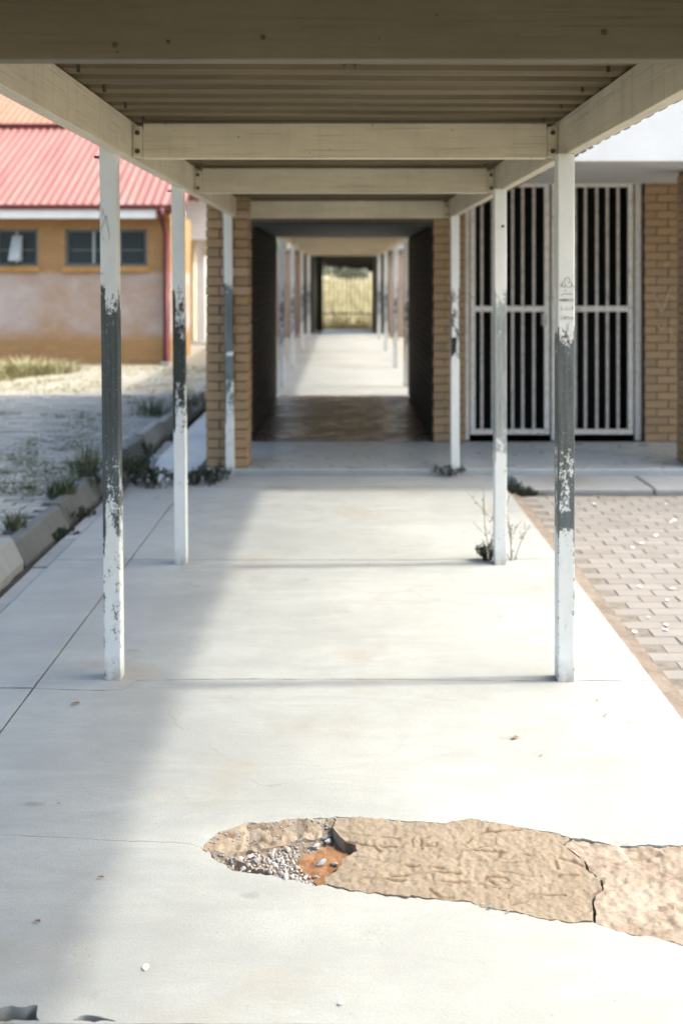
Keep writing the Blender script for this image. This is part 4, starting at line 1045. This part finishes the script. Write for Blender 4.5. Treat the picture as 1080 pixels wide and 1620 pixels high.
weed(180, 770, -.03, .30, 24, 'dark weed bush filling the gutter behind the front left post', 36, 'weed_bush', .15, 24, .013, cat='bush', lean=.6, loc=(-1.86, 7.6))
weed(245, 768, 0, .15, 18, 'low dark weeds in the crack left of the second left post', 37, 'weed_bush', .15, 20, .011, cat='bush', lean=.8, loc=(-1.48, 7.9))
weed(310, 766, 0, .13, 18, 'low dark weeds in the crack right of the second left post', 38, 'weed_bush', .16, 20, .011, cat='bush', lean=.9, loc=(-1.20, 7.95))
weed(340, 764, 0, .14, 16, 'low dark weeds at the foot of the brick pier', 39, 'weed_bush', .12, 20, .011, cat='bush', lean=.9, loc=(-1.06, 8.05))
weed(100, 845, -.03, .06, 22, 'dark weed with yellow flowers growing in the gutter', 40, 'weed_bush', .10, 14, .010, cat='bush', lean=.9, loc=(-1.86, 6.45), flowers=3)
weed(825, 775, -.05, .09, 18, 'dark weeds and dead leaves in the corner of the porch step', 41, 'weed_bush', .09, 14, .012, cat='bush', lean=.9, loc=(1.41, 7.74))
for i, yv in enumerate((7.0, 6.85, 8.6, 9.3)):
    weed(0, 0, -.03, .07 + .03 * (i % 2) + .05 * (yv > 8), 12, ('short gutter weeds nearest the dark kerb stones', 'small gutter weed beside the dark kerb stones', 'gutter weeds behind the weed bush', 'farthest gutter weeds near the brick pier')[i], 50 + i, 'weed_bush', .10, 14, .010, cat='bush', loc=(-1.87, yv))
# paper scraps scattered on the right paving
pet = MB().poly([(-.012, -.006, 0), (.004, -.009, .002), (.013, 0, .001), (.006, .008, .003), (-.008, .007, .001)]).mesh('paper_scrap', M['petal'])
for i, (a, b) in enumerate(((979, 986), (991, 1012), (1025, 976), (1052, 988), (1052, 996), (1064, 931), (1055, 949), (1003, 999), (1037, 847), (1060, 826), (1066, 823), (1014, 859), (1000, 866), (940, 797), (1053, 797), (1011, 928), (231, 1530), (540, 1586))):
    z = -.033 if a > 700 else .004
    X, Y = gpt(a, b, z); o = link('paper_scrap', pet, None, (X, Y, z)); o.rotation_euler = (0, 0, rng.uniform(0, 6)); s_ = rng.uniform(.7, 1.6) * (1 + (b < 870) * .6) * (.55 if z > 0 else 1); o.scale = (s_, s_, s_)
    if z < 0: tag(o, 'white paper scrap on the pavers, ' + ('the one nearest the path edge, front right', 'the one closest to the viewer', 'middle one of the front scatter', 'upper of a close pair at the right edge', 'lower of a close pair at the right edge', 'farther one at the right edge above the pair', 'just below the farther one at the right edge', 'small one beside the two near the path edge', 'alone in the middle distance', 'left of two touching scraps far right', 'right of two touching scraps far right', 'right of two in the middle of the paving', 'left of two in the middle of the paving', 'farthest one, close behind the front right post', 'farthest one at the right near the porch step', 'alone halfway between path edge and picture edge')[i], 'litter', 'paper scraps on the right paving')
    else: tag(o, 'tiny white fleck on the concrete near the bottom left' if a < 400 else 'tiny white fleck on the concrete at the bottom middle', 'litter')
lf = MB().poly([(-.02, 0, .001), (-.005, -.008, .004), (.018, -.002, .002), (.006, .008, .006)]).mesh('dry_leaf', M['dryleaf'])
for a, b, s_, lab in ((814, 1169, 1.0, 'brown dry leaf on the concrete below the front right post'), (855, 1197, .4, 'small brown speck of leaf on the concrete, right of the larger leaf'), (93, 1273, .35, 'small dark crumb on the shaded concrete at left'), (60, 1460, .6, 'dark flat leaf crumb on the shaded concrete, lower left'), (160, 1390, .6, 'dark flat leaf crumb on the shaded concrete, left of the pothole'), (943, 1110, .5, 'brown leaf crumb right of the front right post'), (957, 1133, .5, 'brown leaf crumb nearest the right edge of the path'), (120, 1115, 1.1, 'leaf shape put in for a dark stain in front of the left post')):  # the last shape is added in place of a dark slab stain
    X, Y = gpt(a, b); o = link('dry_leaf', lf, None, (X, Y, .004)); o.scale = (s_, s_, s_); o.rotation_euler = (0, 0, rng.uniform(-.5, .5)); tag(o, lab, 'leaf', 'dry leaf crumbs on the path')
